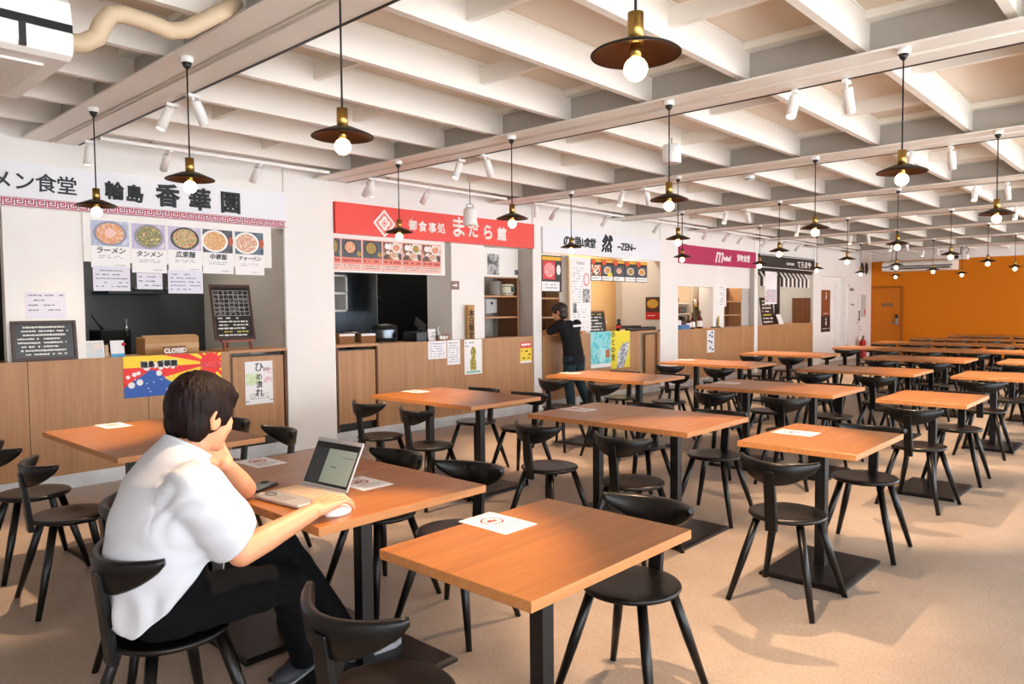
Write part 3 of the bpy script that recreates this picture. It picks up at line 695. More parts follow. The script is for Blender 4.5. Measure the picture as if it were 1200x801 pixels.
MB().box(0, wN, -.02, .0, 1.835, 1.85).build('lintel', M_shelf, r)
r, w, h = sheet('photo_print', ((571, 297), (584.5, 298.5), (571, 321.5)), YR2 - .02, 'black and white portrait photo print on the white cupboard door', 'photo', m=blotch('greyscale_photo_print', ['1E1E20', '5A5A5C', 'C8C8C8', '3A3A3C'], 9, .5))
r, w, h = sheet('switch_label', ((603, 316), (607, 316.5), (603, 322)), YR2 - .02, 'tiny dark label at the edge of the white cupboard door right of the photo print', 'label', m=M_inkg)
ink_rows(w * .9, h * .9, 3, M_ink, r, seed=4)
r = empty('sake_barrel', (at(594, 334, 1, YR2 + .12).x, YR2 + .12, 1.60)); tag(r, 'small straw-wrapped sake barrel with green rope on the top shelf', 'barrel')
MB().lathe([(.001, 0), (.08, 0), (.102, .03), (.107, .08), (.10, .14), (.085, .16), (.001, .16)], 24).build('straw_wrap', mat('straw_white', 'E2DDC8', .8, bump=.4, bscale=90), r)
for z in (.035, .13): MB().lathe([(.103, z - .006), (.112, z), (.103, z + .006)], 24).build('rope', mat('green_rope', '6A8A6A', .8), r)
lettering('祝', .075, mat('teal_ink', '2A5A5A', .6), r, (0, -.111, .08), bold=.002, ext=.002)
r = empty('ceramic_jar', (at(580, 334, 1, YR2 + .22).x, YR2 + .22, 1.60)); tag(r, 'plain grey cylindrical jar beside the sake barrel', 'jar')
MB().lathe([(.001, 0), (.085, 0), (.09, .02), (.09, .19), (.08, .205), (.001, .205)], 24).build('jar_body', mat('warm_grey_ceramic', '8E8880', .5), r)
struct('wall_niche_back', MB().box(6.84, 7.695, YR2 + .50, YR2 + .54, 0, 2.24), M_greyw)
r = empty('water_heater', (at(573, 360, 1, YR2 + .44).x, YR2 + .445, 1.36)); tag(r, 'white wall-mounted water heater seen through the middle shelf', 'heater')
MB().rbox(-.1, .12, -.06, .06, 0, .2, .015).build('case', M_plw, r)
MB().tube([(.12, 0, .03), (.16, 0, .0), (.16, 0, -.08), (.10, 0, -.14)], .01).build('pipe', M_inox, r)
MB().ball((.0, -.06, .14), .02, 10, 6).build('dial', M_plk, r)
# papers pinned to counter 2
for tl, tr, bl, lab, mm, rows, ink, sd in (((501.5, 400), (523, 399), (502.5, 421), 'wrinkled white paper with a blue drawing pinned on the counter', None, 6, M_inkb, 300),
                                   ((524, 398.5), (539, 398), (525, 427.5), 'white printed notice beside the blue drawing', None, 9, M_inkb, 301)):
    r, w, h = sheet('pinned_notice', (tl, tr, bl), W, lab, 'paper slip')
    ink_rows(w * .8, h * .85, rows, ink, r, seed=sd, dens=.7, th=.28)
    ink_rows(w * .8, h * .1, 1, M_red, r, z0=h * .45 - .02, seed=sd + 5, dens=.7, th=.28)
r, w, h = sheet('festival_poster', ((544, 398), (564.5, 397), (545, 439)), W, 'white poster with a yellow upright float under the wooden plaque', 'poster')
MB().prism([(-.05, -.17), (-.06, -.05), (-.03, .0), (-.05, .06), (-.02, .13), (.03, .12), (.05, .05), (.03, 0), (.05, -.08), (.045, -.17)], -.002, -.0005, 1).build('float_picture', blotch('float_print', ['E8C83A', 'C8B83A', '4A4A3A', 'F0DC7A'], 40, .6), r)
picture(r, 0, -.19, w * .8, .02, mat('teal_print', '6AB8A8', .6), name='ground_picture')
ink_rows(w * .9, h * .2, 2, M_inkg, r, z0=h * .36, seed=310, dens=.4)
ink_rows(.07, .07, 5, M_ink, r, z0=-.08, seed=311, dens=.8)
r, w, h = sheet('yellow_flyer', ((609.5, 401), (622.5, 400), (609.5, 425.5)), W, 'small red and yellow flyer near the counter end under the red sign', 'poster', m=mat('flyer_yellow', 'F0D23A', .6))
MB().box(-w / 2, w / 2, -.0018, -.0005, h * .22, h / 2).build('red_head', mat('flyer_red', 'D84A4A', .6), r)
ink_rows(w * .8, h * .16, 1, M_paper, r, z0=h * .38, seed=320, th=.8, y=-.003)
ink_rows(w * .8, h * .5, 3, M_ink, r, z0=-h * .1, seed=321, th=.5); MB().box(-w / 2, w / 2, -.0018, -.0005, -h / 2, -h * .4).build('white_foot', M_paper, r)
# behind / on counter 2
closed_plate((6.12, W + .10, 1.033), .19, .075, '準備中', 'brown wooden block with white characters at the pillar foot')
r = empty('cash_register', (5.92, W + .28, 1.033)); tag(r, 'black cash register with raised display on the red-sign counter', 'cash register')
MB().box(-.17, .15, -.12, .14, 0, .12).build('body', M_plk, r, bevel=.01)
MB().box(-.09, .1, -.01, .01, 0, .13).xf(Matrix.Translation((.02, .06, .15)) @ Matrix.Rotation(radians(35), 4, 'Y') @ Matrix.Rotation(-.4, 4, 'X')).build('display', M_plk, r)
MB().cone((.0, .06, .1), (.03, .06, .2), .012, .012, 8).build('display_post', M_plk, r)
r = empty('leaflet', (5.98, W + .14, 1.033)); tag(r, 'white leaflet standing in front of the cash register', 'leaflet')
MB().box(-.06, .06, -.002, .002, 0, .15).xf(Matrix.Rotation(-.12, 4, 'X')).build('sheet', M_paper, r)
ink_rows(.08, .08, 3, M_inkg, r, z0=.08, seed=7, y=-.012, dens=.5)
r = empty('sanitizer_bottle', (6.14, W + .22, 1.033)); tag(r, 'clear pump sanitizer bottle beside the cash register', 'bottle')
MB().lathe([(.001, 0), (.035, 0), (.036, .08), (.012, .12), (.012, .14), (.001, .14)], 16).build('bottle_body', mat('clear_plastic', 'C8CCD0', .15), r)
MB().cone((0, 0, .13), (0, 0, .17), .006, .006, 8).cone((0, 0, .17), (.0, -.035, .17), .006, .005, 8).build('pump', M_plw, r)
# kitchen of stall 2
r = empty('kitchen_backsplash', (5.9, 8.55, 0)); tag(r, 'tall stainless kitchen back panel reflecting light behind the red-sign counter', 'backsplash')
MB().box(-1.4, .1, .1, .13, .9, 2.2).build('panel', mat('dark_stainless', '6A7078', .28, 1., var=.25, scale=1.2), r)
MB().box(.1, .112, -.6, .13, .9, 2.2).build('side_strip', M_inox, r)
MB().box(-1.4, .9, -.6, .1, 1.98, 2.3).build('hood', mat('hood_dark', '1E2022', .35, .6), r)
r = empty('pipe_run', (6.5, 8.86, 1.0)); tag(r, 'thin steel pipe with valves on the dark kitchen wall', 'pipe')
MB().tube([(0, 0, -1.0), (0, 0, 1.0)], .015).build('riser', M_inox, r)
MB().tube([(-.05, -.02, .72), (.02, -.02, .70), (.3, -.02, .55)], .01).build('valve_arm', M_inox, r)
pc = at(397, 350, 1, 8.3)
r = empty('white_wall_cabinet', (pc.x, 8.3, 1.40)); tag(r, 'white glazed cabinet corner behind the pier at the red-sign counter', 'cabinet')
MB().box(-.2, .14, 0, .3, 0, .03).box(-.2, .14, 0, .3, .23, .26).box(-.2, .14, 0, .3, .46, .49).box(.11, .14, 0, .3, 0, .49).build('frame', M_plw, r)
MB().box(-.2, .11, .27, .3, .03, .46).build('back', mat('grey_glass', '6A6C6E', .2), r)
r = empty('rice_cooker', (5.62, W + .62, .98)); tag(r, 'black and steel rice cooker behind the flap of the red-sign counter', 'rice cooker')
MB().lathe([(.001, 0), (.15, 0), (.16, .03), (.16, .1), (.001, .1)], 24).build('base', M_plk, r)
MB().lathe([(.161, .1), (.163, .16), (.16, .2)], 24).build('steel_band', mat('dark_stainless', '6A7078', .28, 1., var=.25, scale=1.2), r)
MB().lathe([(.162, .2), (.15, .25), (.08, .27), (.001, .275)], 24).build('lid', M_plk, r)
for i, (xx, yy, lab) in enumerate(((4.80, W + .30, 'beside the pier'), (5.12, W + .34, 'nearer the rice cooker'))):
    r = empty('brown_carton', (xx, yy, 1.04 if i == 0 else 1.033)); tag(r, 'small brown carton on the red-sign counter flap, ' + lab, 'box', 'brown cartons')
    MB().box(-.1, .1, -.08, .08, 0, .125 if i == 0 else .12).build('carton', mat('brown_carton', '8A5A2E', .7, var=.08, scale=8), r, bevel=.003)
    MB().box(-.1, .1, -.0805, -.0795, .095, .12).build('pale_edge', M_paper, r)
r = empty('steel_pot', (5.0, W + .42, 1.033)); tag(r, 'small steel pot between the two brown cartons', 'pot')
MB().lathe([(.001, 0), (.07, 0), (.075, .02), (.075, .13), (.08, .135), (.07, .14), (.001, .142)], 24).build('body', M_inox, r)
MB().ball((0, 0, .155), .014, 10, 6).build('lid_knob', M_plk, r)
r = empty('kitchen_bench', (5.9, 8.0, 0)); tag(r, 'stainless kitchen bench with clutter behind the red-sign counter', 'bench')
MB().box(-1.5, 1.4, .1, .6, .86, .90).build('top', M_inox, r)
MB().box(-1.5, 1.4, .15, .18, .0, .86).build('front', mat('dark_stainless', '6A7078', .28, 1., var=.25, scale=1.2), r)
for i, (xx, rr, hh) in enumerate(((-.5, .07, .2), (-.1, .05, .25), (.15, .045, .28), (.5, .05, .24), (.62, .045, .3))):
    k = empty('condiment_canister', (5.9 + xx, 8.3, .90)); tag(k, ('steel', 'short black', 'tall grey', 'dull steel', 'tall steel')[i] + ' canister standing on the dark kitchen bench', 'canister', 'kitchen canisters')
    MB().lathe([(.001, 0), (rr, 0), (rr, hh * .85), (rr * .6, hh), (.001, hh)], 16).build('canister_body', (M_inox, M_plk, mat('grey_enamel', '6A6C70', .4), M_inox, M_inox)[i], k)
# ------------------------------------------------------------------ stall 3
r = empty('wall_shelf_unit', (7.87, YR2 - .12, 0)); tag(r, 'tall dark oak shelf niche in front of the person in black', 'shelf unit')
wN = at(656, 350, 1, YR2 - .12).x - 7.87
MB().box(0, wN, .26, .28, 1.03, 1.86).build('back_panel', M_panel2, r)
MB().box(wN - .02, wN, 0, .28, 1.03, 1.86).build('side_panel', M_panel, r)
for z in (1.575, 1.30): MB().box(0, wN - .02, .01, .26, z - .024, z).build('shelf', M_shelf, r)
MB().box(0, wN, -.01, .28, 1.84, 2.2).build('upper_box', M_white, r)
MB().box(wN, wN + .22, .0, .02, 1.03, 2.2).build('filler_panel', M_greyw, r)
foods3 = [blotch('bento_print', ['E8A83A', 'D84A3A', '4A3A3A', 'F0E0C0', 'E87A5A'], 24, .4, 'voronoi'), blotch('egg_bowl_print', ['E8823A', 'D8A04A', 'C85A2A'], 30, .4)]
M_yel = mat('menu_yellow', 'F2B428', .5); M_dk = mat('menu_black', '241E1C', .5); M_redm = mat('menu_red', 'D8383A', .5)
# first menu screen at the left
r, w, h = sheet('menu_board', ((634, 298.5), (658, 301), (634, 342)), W + .05, 'red and black menu panel hanging above the shelf niche at the left pier', 'menu', m=M_dk)
h2 = h
picture(r, -w * .0, h * .42, w * .92, h * .1, M_yel, name='yellow_strip'); picture(r, -.06, h * .1, w * .6, h * .5, M_redm, name='red_ground')
disc(r, -.05, h * .1, w * .26, h * .2, blotch('pink_dish_print', ['F0B8B0', 'E87A80', 'F6E0D8'], 24, .4)); disc(r, w * .34, h * .12, w * .1, h * .14, F_bowlw)
picture(r, -.02, -h * .34, w * .86, h * .26, M_paper, name='caption_strip'); ink_rows(w * .6, h * .16, 2, M_inkg, r, z0=-h * .34, seed=330, y=-.003)
# tall white menu sheet
r, w, h = sheet('tall_menu_sheet', ((668, 300.5), (692, 302.5), (668, 388)), W + .01, 'tall white menu sheet hanging from the white brush-lettered sign', 'menu', m=M_paper)
lettering('MENU', .06, M_inkg, r, (0, -.002, h / 2 - .09), ext=.0005, space=1.3)
ink_rows(w * .55, h * .5, 14, M_inkg, r, z0=h * .12, x0=-w * .15, seed=340, dens=.5, th=.25); ink_rows(w * .7, h * .28, 8, M_inkg, r, z0=-h * .33, seed=341, dens=.5, th=.25)
disc(r, w * .28, h * .20, w * .15, .10, blotch('pink_dish_print', ['F0B8B0', 'E87A80', 'F6E0D8'], 24, .4)); disc(r, w * .28, h * .20, w * .10, .07, M_paper, -.0036)
picture(r, w * .28, -h * .02, w * .34, .2, blotch('greyscale_photo_print', ['1E1E20', '5A5A5C', 'C8C8C8', '3A3A3C'], 9, .5)); picture(r, -w * .3, -h * .19, w * .2, .14, blotch('greyscale_photo_print', ['1E1E20', '5A5A5C', 'C8C8C8', '3A3A3C'], 9, .5))
# strip of five menu panels
xe = [692.5, 705, 718.5, 732, 745.5, 758.5]; te = [303, 304, 305, 306.3, 307.3, 308.4]
for i in range(5):
    a = at(xe[i], te[i], 1, W + .03); b_ = at(xe[i + 1], te[i + 1], 1, W + .03); w = b_.x - a.x - .01; h = .335
    r = empty('menu_board', ((a.x + b_.x) / 2, W + .03, 2.165 - h / 2)); tag(r, 'orange-topped menu panel under the brush-lettered sign, ' + ('half behind the white sheet', 'orange egg bowl and yellow patch', 'salmon slices', 'yellow dish on black', 'bowl next to the grey wall')[i], 'menu', 'orange menu panels')
    MB().box(-w / 2, w / 2, 0, .012, -h / 2, h / 2).build('panel', M_dk, r)
    picture(r, 0, h * .42, w * .96, h * .12, M_yel, name='yellow_strip'); disc(r, -w * .3, h * .36, w * .2, h * .12, mat('menu_vermilion', 'E0502A', .5), -.003, 'price_burst')
    picture(r, 0, 0, w * .96, h * .46, blotch('bento_print', [], 0) if i == 0 else F_bgdk)
    disc(r, 0, .0, w * .3, h * .17, F_bowlw if i != 2 else F_bowlk, -.0026, 'bowl_picture'); disc(r, 0, .0, w * .24, h * .14, (foods3[0], foods3[1], F_rice2, foods2[0], foods3[1])[i], -.0034)
    if i == 1: picture(r, w * .22, -h * .2, w * .4, h * .18, mat('menu_lemon', 'F0DC50', .5), -.0036, 'yellow_patch')
    picture(r, 0, -h * .37, w * .96, h * .2, M_paper, name='caption_strip'); ink_rows(w * .8, h * .1, 1, M_inkg, r, z0=-h * .37, seed=350 + i, y=-.003)
# grey side wall poster
Y0 = W + .02; 
a = at(756.5, 348, 0, 10.96); b_ = at(773, 348, 0, 10.96); c = at(773, 374, 0, 10.96)
r = empty('food_poster', (10.964, (a.y + b_.y) / 2, (a.z + at(756.5, 374, 0, 10.96).z) / 2), -pi / 2); tag(r, 'dark food poster with a red lower band on the grey side wall', 'poster')
w = abs(a.y - b_.y); h = a.z - at(756.5, 374, 0, 10.96).z
MB().box(-w / 2, w / 2, -.003, .002, -h / 2, h / 2).build('sheet', mat('poster_dark', '3A2218', .5), r)
disc(r, 0, h * .2, w * .4, h * .2, mat('ochre_plate_print', 'B8862A', .5), -.0036, 'plate_picture'); disc(r, 0, h * .24, w * .26, h * .12, foods2[0], -.0042)
picture(r, 0, -h * .34, w, h * .32, mat('poster_crimson', 'A81E1E', .5), -.0036, 'red_band'); ink_rows(w * .7, h * .1, 1, M_paper, r, z0=-h * .33, seed=360, y=-.005)
# counter 3 items
T3 = 1.023
chalkboard('menu_chalkboard', .48, .36, (9.36, W + .14, T3), -radians(10), radians(-4), 'small wooden-framed chalkboard on the counter with the cyan banner', 6, mat('ochre_frame', 'A8703A', .45), 400)
for i, (px, lab, mm) in enumerate(((663, 'pale leaflets in an acrylic stand beside the leaning person', 'B8DCE0'), (679, 'white paper stand beside the small chalkboard', 'F2F2F4'))):
    x = at(px + 4, 385, 1, W + .1).x
    r = empty('leaflet_stand', (x if i == 0 else 9.08, W + .1, T3)); tag(r, lab, 'leaflet stand')
    MB().box(-.12 if i == 0 else -.05, .12 if i == 0 else .05, -.002, .002, 0, .22).xf(Matrix.Rotation(-.15, 4, 'X')).build('leaflet', mat('pale_cyan_paper' if i == 0 else 'white_paper', mm, .6), r)
    MB().box(-.13 if i == 0 else -.06, .13 if i == 0 else .06, -.02, .05, 0, .012).build('stand_foot', mat('clear_plastic', 'C8CCD0', .15), r)
    ink_rows(.18 if i == 0 else .06, .1, 3, M_inkg, r, z0=.12, seed=410 + i, y=-.022, dens=.5)
r = empty('paper_cup_stack', (9.63, W + .2, T3)); tag(r, 'white stack of paper cups right of the small chalkboard', 'cup stack')
MB().lathe([(.001, 0), (.03, 0), (.042, .19), (.001, .19)], 18).build('cups', M_plw, r)
r = empty('tablet_terminal', (9.22, W + .42, T3)); tag(r, 'black tablet terminal on a stand behind the small chalkboard', 'terminal')
MB().rbox(-.10, .10, -.02, .02, .30, .50, .01).build('screen_case', M_plk, r); MB().cone((0, 0, 0), (0, 0, .32), .018, .015, 10).build('post', M_plk, r); MB().lathe([(.001, 0), (.08, 0), (.08, .015), (.001, .015)], 18).build('foot', M_plk, r)
MB().tube([(.1, 0, .4), (.16, 0, .40), (.18, 0, .33), (.17, 0, .26)], .006).build('hook', M_plk, r)
closed_plate((10.02, W + .12, T3), .14, .055, 'CLOSED', 'small brown block with a white card beside the yellow banner')
r = empty('black_tray', (10.62, W + .2, 1.036)); tag(r, 'long black tray at the right end of the counter with the cyan banner', 'tray')
MB().rbox(-.42, .38, -.12, .12, 0, .055, .03).build('tray_body', M_plk, r)
MB().rbox(-.40, -.05, -.10, .10, .055, .085, .03).build('folded_cloth', mat('black_cloth', '202024', .8), r)
r = empty('red_bottle', (10.24, W + .34, 1.023)); tag(r, 'dark bottle with a red collar beside the black tray', 'bottle')
MB().lathe([(.001, 0), (.045, 0), (.045, .11), (.02, .15), (.001, .15)], 16).build('bottle_body', mat('dark_glass', '1A1214', .2), r)
MB().lathe([(.05, .06), (.053, .08), (.05, .1)], 16).build('collar', M_red, r)
MB().ball((0, 0, .18), .035, 12, 8).build('cap', M_plk, r)
# cyan and yellow banners
r, w, h = sheet('cyan_banner', ((692, 389), (715.5, 388.3), (692, 432)), W, 'cyan watery banner hanging on the counter beside the leaning person', 'banner', m=blotch('water_print', ['3AB8CE', '5ACCD8', '9AE0E4', '48BCD2', 'BCEAEC'], 7, .5))
disc(r, .02, -.08, w * .2, h * .2, blotch('pale_water_print', ['8ADCE0', 'B8ECEC', '6ACCD4'], 12, .5), -.002, 'pale_figure'); picture(r, w * .34, -h * .12, w * .2, h * .22, mat('brick_print', 'B86A4A', .6), -.0026, 'red_patch'); picture(r, 0, -h * .44, w, h * .1, M_paper, -.0024, 'white_foot')
r, w, h = sheet('yellow_banner', ((715.7, 388), (738, 387), (715.7, 432)), W, 'yellow banner with blue grey brush strokes hanging next to the cyan banner', 'banner', m=mat('banner_lemon', 'F0E030', .5))
MB().prism([(-w * .2, -h / 2), (-w * .15, -h * .1), (w * .1, h * .15), (w * .45, h * .2), (w * .4, -h * .1), (w * .15, -h / 2)], -.002, -.0005, 1).build('white_figure', blotch('fish_print', ['F2F2F4', 'C8CCD8', '6A7488', 'F2F2F4', '8A94A8'], 9, .5), r)
for i, ch in enumerate('のとの里'): lettering(ch, .11, M_ink, r, (-w * .38, -.002, h * .40 - .12 * i), bold=.002, ext=.0005)

# ------------------------------------------------------------------ stall 4
struct('wall_cabinet_fourth', MB().box(11.58, 13.05, W + .04, W + .2, 1.79, 2.24), M_white)
struct('wall_pillar_fourth', MB().box(13.05, 13.5, W + .1, W + .4, 1.0, 2.24), M_wallw)
a = at(853, 337, 1, W + .1)
r = empty('wall_shelf_unit', (13.5, W + .12, 0)); tag(r, 'dark oak three-level shelf niche under the magenta sign', 'shelf unit')
wN = at(868, 340, 1, W + .12).x - 13.5
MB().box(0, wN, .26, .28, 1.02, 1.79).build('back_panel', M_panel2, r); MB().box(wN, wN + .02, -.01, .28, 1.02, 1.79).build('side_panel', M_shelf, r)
for z in (1.53, 1.26): MB().box(0, wN, .0, .26, z - .022, z).build('shelf', M_shelf, r)
MB().box(0, wN + .4, -.02, .0, 1.79, 2.22).build('upper_door', M_white, r)
MB().box(wN + .02, wN + .5, -.0, .02, 1.02, 1.79).build('filler_panel', M_greyw, r)
r, w, h = sheet('price_list', ((842, 334), (851, 334.5), (842, 359)), W + .1, 'white typed price list on the white pillar under the magenta sign', 'paper slip')
ink_rows(w * .7, h * .9, 10, M_inkg, r, seed=420, dens=.6, th=.35)
r, w, h = sheet('surf_poster', ((828.5, 387), (837, 386.5), (828.5, 413)), W, 'white poster with blue blots on the counter under the magenta sign', 'poster', m=M_paper)
for i, (dx, dz) in enumerate(((-.1, .28), (.2, .2), (-.2, .02), (.12, -.05), (-.05, -.3), (.25, -.38), (.2, .4))): disc(r, dx * w, dz * h, w * .16, h * .05, mat('surf_blue', ('3A7AA8', '4A8AC0', '2A5A7A')[i % 3] if i == 0 else '3A7AA8', .6), -.002, 'blue_blot', 10)
ink_rows(w * .8, h * .9, 9, M_inkb, r, seed=430, dens=.4, th=.4)
r = empty('kitchen_shelving', (12.6, 7.45, 0)); tag(r, 'cream kitchen back panel with ochre end and small shelves behind the bottles', 'shelving')
MB().box(.40, 1.75, 0, .03, 0, 1.95).build('back_panel', M_cream, r)
MB().box(-.1, .40, .1, .12, 1.0, 1.95).build('ochre_panel', mat('ochre_panel', 'C8962E', .6), r)
MB().box(.37, .40, -.25, .1, 0, 1.95).build('upright', M_cream, r)
for z in (1.12, 1.30, 1.50): MB().box(-.1, .37, -.2, .1, z - .022, z).build('shelf', M_cream, r)
MB().box(.45, 1.30, -.14, 0, 1.42, 1.44).build('spice_shelf', mat('ochre_panel', 'C8962E', .6), r)
for i, (xx, z, yy) in enumerate(((.05, 1.12, -.08), (.24, 1.12, -.08), (.1, 1.30, -.08), (.27, 1.30, -.08), (.03, 1.50, -.08))):
    k = empty('kitchen_pot', (12.6 + xx, 7.45 + yy, z)); tag(k, ('dark brown pot on the lowest', 'black pot on the lowest', 'russet pot on the middle', 'grey pot on the middle', 'ochre pot on the top')[i] + ' cream kitchen shelf behind the bottles', 'pot', 'pots on the kitchen shelving')
    MB().lathe([(.001, 0), (.07, 0), (.08, .03), (.08, .1), (.001, .12)], 16).build('pot_body', mat('pot_%d' % i, ('4A2A1A', '1E1A1A', '6A2E1E', '5A5A58', '9A6A2A')[i], .4), k)
for i in range(6):
    k = empty('spice_tin', (13.12 + .14 * i, 7.38, 1.44)); tag(k, ('brown', 'black', 'white', 'russet', 'dark green', 'olive')[i] + ' tin on the ochre spice shelf behind the bottles', 'tin', 'tins on the spice shelf')
    MB().lathe([(.001, 0), (.05, 0), (.05, .10 + .02 * (i % 2)), (.03, .13), (.001, .13)], 14).build('tin_body', mat('tin_%d' % i, ('5A3A20', '1A1A1C', 'D8D4CC', '7A3A22', '2A3A2A', '6A6238')[i], .4), k)
r = empty('kitchen_appliance', (13.75, 7.22, 0)); tag(r, 'pale grey tall kitchen appliance behind the bottles under the magenta sign', 'appliance')
MB().rbox(-.25, .25, -.12, .12, 0, 1.40, .02).build('body', mat('pale_grey_enamel', 'C8C6C0', .4), r); MB().box(-.2, .2, -.125, -.12, 1.22, 1.34).build('vent', M_grille, r)
# bottles on counter 4
BT = [(12.16, .20, 'dark brown bottle with a white label, nearest the pier', '3A1A12', .25), (12.36, .22, 'tall brown bottle, second from the pier', '4A1E14', .29), (12.58, .2, 'tallest reddish brown bottle with pale label', '5A2418', .33), (12.72, .26, 'dark bottle next to the acrylic rack', '2A1614', .31)]
for x, dy, lab, hx, hh in BT:
    k = empty('drink_bottle', (x + .12, W + dy, 1.008)); tag(k, lab + ', on the magenta-sign counter', 'bottle', 'bottles on the counter')
    MB().lathe([(.001, 0), (.045, 0), (.046, hh * .55), (.016, hh * .75), (.016, hh * .95), (.02, hh), (.001, hh)], 18).build('bottle_glass', mat('bottle_' + hx, hx, .15), k)
    MB().lathe([(.0465, hh * .12), (.0468, hh * .46)], 18).build('paper_label', M_paper, k)
    MB().lathe([(.0, hh), (.02, hh), (.02, hh + .02), (.0, hh + .02)], 12).build('cap', mat('bottle_cap', '8A4A2A', .4), k)
r = empty('drinks_cooler_tub', (12.02, W + .2, 1.008)); tag(r, 'blue tub with packets at the pier end of the bottle counter', 'tub')
MB().rbox(-.2, .12, -.12, .12, 0, .09, .02).build('tub_body', mat('blue_plastic', '3A78B8', .4), r)
for i in range(3): MB().rbox(-.16 + .09 * i, -.09 + .09 * i, -.06, .06, .06, .17 - .02 * i, .01).build('packet', (M_paper, mat('dark_red_packet', '6A2A2A', .5), M_plk)[i], r)
r = empty('flower_vase', (13.16, W + .12, 1.008)); tag(r, 'yellow bamboo-like flags in a holder at the white pillar', 'flags')
for i in range(4): MB().box(-.1 + .06 * i, -.05 + .06 * i, -.01 * i, .004 - .01 * i, 0, .20 + .03 * (i % 2)).build('yellow_flag', mat('flag_yellow', 'D8B83A' , .6), r)
MB().box(-.12, .14, -.05, .02, 0, .03).build('holder', M_plk, r)
# ------------------------------------------------------------------ stall 5
aw = empty('striped_awning', (14.8, W + .04, 2.17)); tag(aw, 'black and white striped awning under the black sign', 'awning')
def awn(x0, x1, parent):
    n = max(2, round((x1 - x0) / .115)); ww = (x1 - x0) / n; A = MB(); B = MB()
    for i in range(n):
        b = (A, B)[i % 2]; xa, xb = x0 + i * ww, x0 + (i + 1) * ww
        R = [[(xa, .0, 0), (xb, .0, 0), (xb, .012, 0), (xa, .012, 0)], [(xa, -.10, -.15), (xb, -.10, -.15), (xb, -.088, -.15), (xa, -.088, -.15)], [(xa, -.10, -.33), (xb, -.10, -.33), (xb, -.09, -.33), (xa, -.09, -.33)]]
        b.rings(R, True, True)
    A.build('black_stripes', mat('awning_black', '1E1C1C', .7), parent); B.build('white_stripes', mat('awning_white', 'EFECE6', .7), parent)
MB().box(0, 3.0, -.012, .0, -.02, .07).build('mounting_rail', M_plk, aw)
awn(0, .46, aw); awn(1.02, 2.62, aw)
r, w, h = sheet('white_flag_poster', ((896.5, 317.5), (910.5, 318.5), (896.5, 356)), W - .07, 'white hanging poster with blue and red drawings between the awning halves', 'poster', m=M_paper)
MB().box(-.1, -.098, 0, .002, h / 2, h / 2 + .06).box(.098, .1, 0, .002, h / 2, h / 2 + .06).build('hanging_cord', M_cord, r)
picture(r, 0, -h * .25, w * .9, h * .4, blotch('sketch_print', ['F2F2F4', '8A9AC8', 'F2F2F4', 'C88A8A', 'F2F2F4', '6A7A98'], 14, .6), name='drawing')
chalkboard('menu_chalkboard', .62, .60, (15.62, W + .12, 1.008), -radians(8), 0, 'tall black menu chalkboard on the counter under the striped awning', 7, M_plk, 440)
r = empty('standing_card', (16.25, W + .1, 1.008)); tag(r, 'white card leaning beside the tall black chalkboard', 'card')
MB().box(-.12, .12, -.003, .003, 0, .24).xf(Matrix.Rotation(-.35, 4, 'X')).build('card', M_paper, r)
r = empty('oak_screen', (17.808, W + .06, 1.008)); tag(r, 'dark oak panel on the side wall behind the counter under the awning', 'panel board')
MB().box(-.015, .009, 0, .43, 0, .60).build('oak_board', M_panel2, r)
r = empty('dark_post', (16.75, W + .42, 1.008)); tag(r, 'black upright post behind the tall chalkboard under the awning', 'post')
MB().box(-.08, .08, -.03, .03, .0, 1.12).build('shaft', M_plk, r); MB().box(-.12, .12, -.06, .06, .0, .02).build('foot_plate', M_plk, r)
struct('wall_edge_fifth', MB().box(14.8, 14.95, W + .15, W + .3, 1.0, 2.2), M_panel2)
# ------------------------------------------------------------------ alcove and corner wall
a = at(963, 339.5, 1, W + .13); b_ = at(973, 340, 1, W + .13); c = at(963, 389, 1, W + .13)
w = b_.x - a.x; h = a.z - c.z
struct('wall_alcove_panel', MB().box(18.31, 20.03, W + .141, W + .2, 0, ZP), M_wallw)
r = empty('direction_sign', ((a.x + b_.x) / 2, W + .138, (a.z + c.z) / 2)); tag(r, 'tall brown and black direction sign with white pictograms on the white alcove wall', 'sign')
MB().box(-w / 2, w / 2, -.01, .003, -h * .12, h / 2).build('brown_board', mat('sign_brown', '8A4A22', .5), r); MB().box(-w / 2, w / 2, -.012, .003, -h / 2, -h * .12).build('black_board', M_plk, r)
MB().ball((0, -.012, h * .42), .028, 12, 8, (1, .2, 1)).box(-.03, .03, -.014, -.011, h * .28, h * .38).build('pictogram', M_paper, r)
MB().ball((0, -.014, -h * .2), .03, 12, 8, (1, .2, 1)).box(-.03, .03, -.016, -.012, -h * .34, -h * .25).build('pictogram', M_paper, r)
ink_rows(w * .7, .05, 1, M_paper, r, z0=-h * .06, y=-.013, seed=9); ink_rows(w * .8, .06, 1, M_paper, r, z0=-h * .42, y=-.015, seed=10)
d0 = struct('door_2', MB().box(at(979, 340, 1, W + .12).x, at(990, 340, 1, W + .12).x, W + .115, W + .1405, 0, 2.02), mat('white_door', 'EDECEA', .45))
p0 = at(995, 338, 1, W); p1 = at(1008.5, 340, 1, W)
dr = struct('door_3', MB().box(20.25, 21.05, W - .012, W + .004, 0, 1.9), mat('white_door', 'EDECEA', .45))
f = MB(); f.box(20.2, 20.25, W - .022, W + .004, 0, 1.95).box(21.05, 21.10, W - .022, W + .004, 0, 1.95).box(20.2, 21.1, W - .022, W + .004, 1.9, 1.95)
f.build('door_frame', M_white, dr)
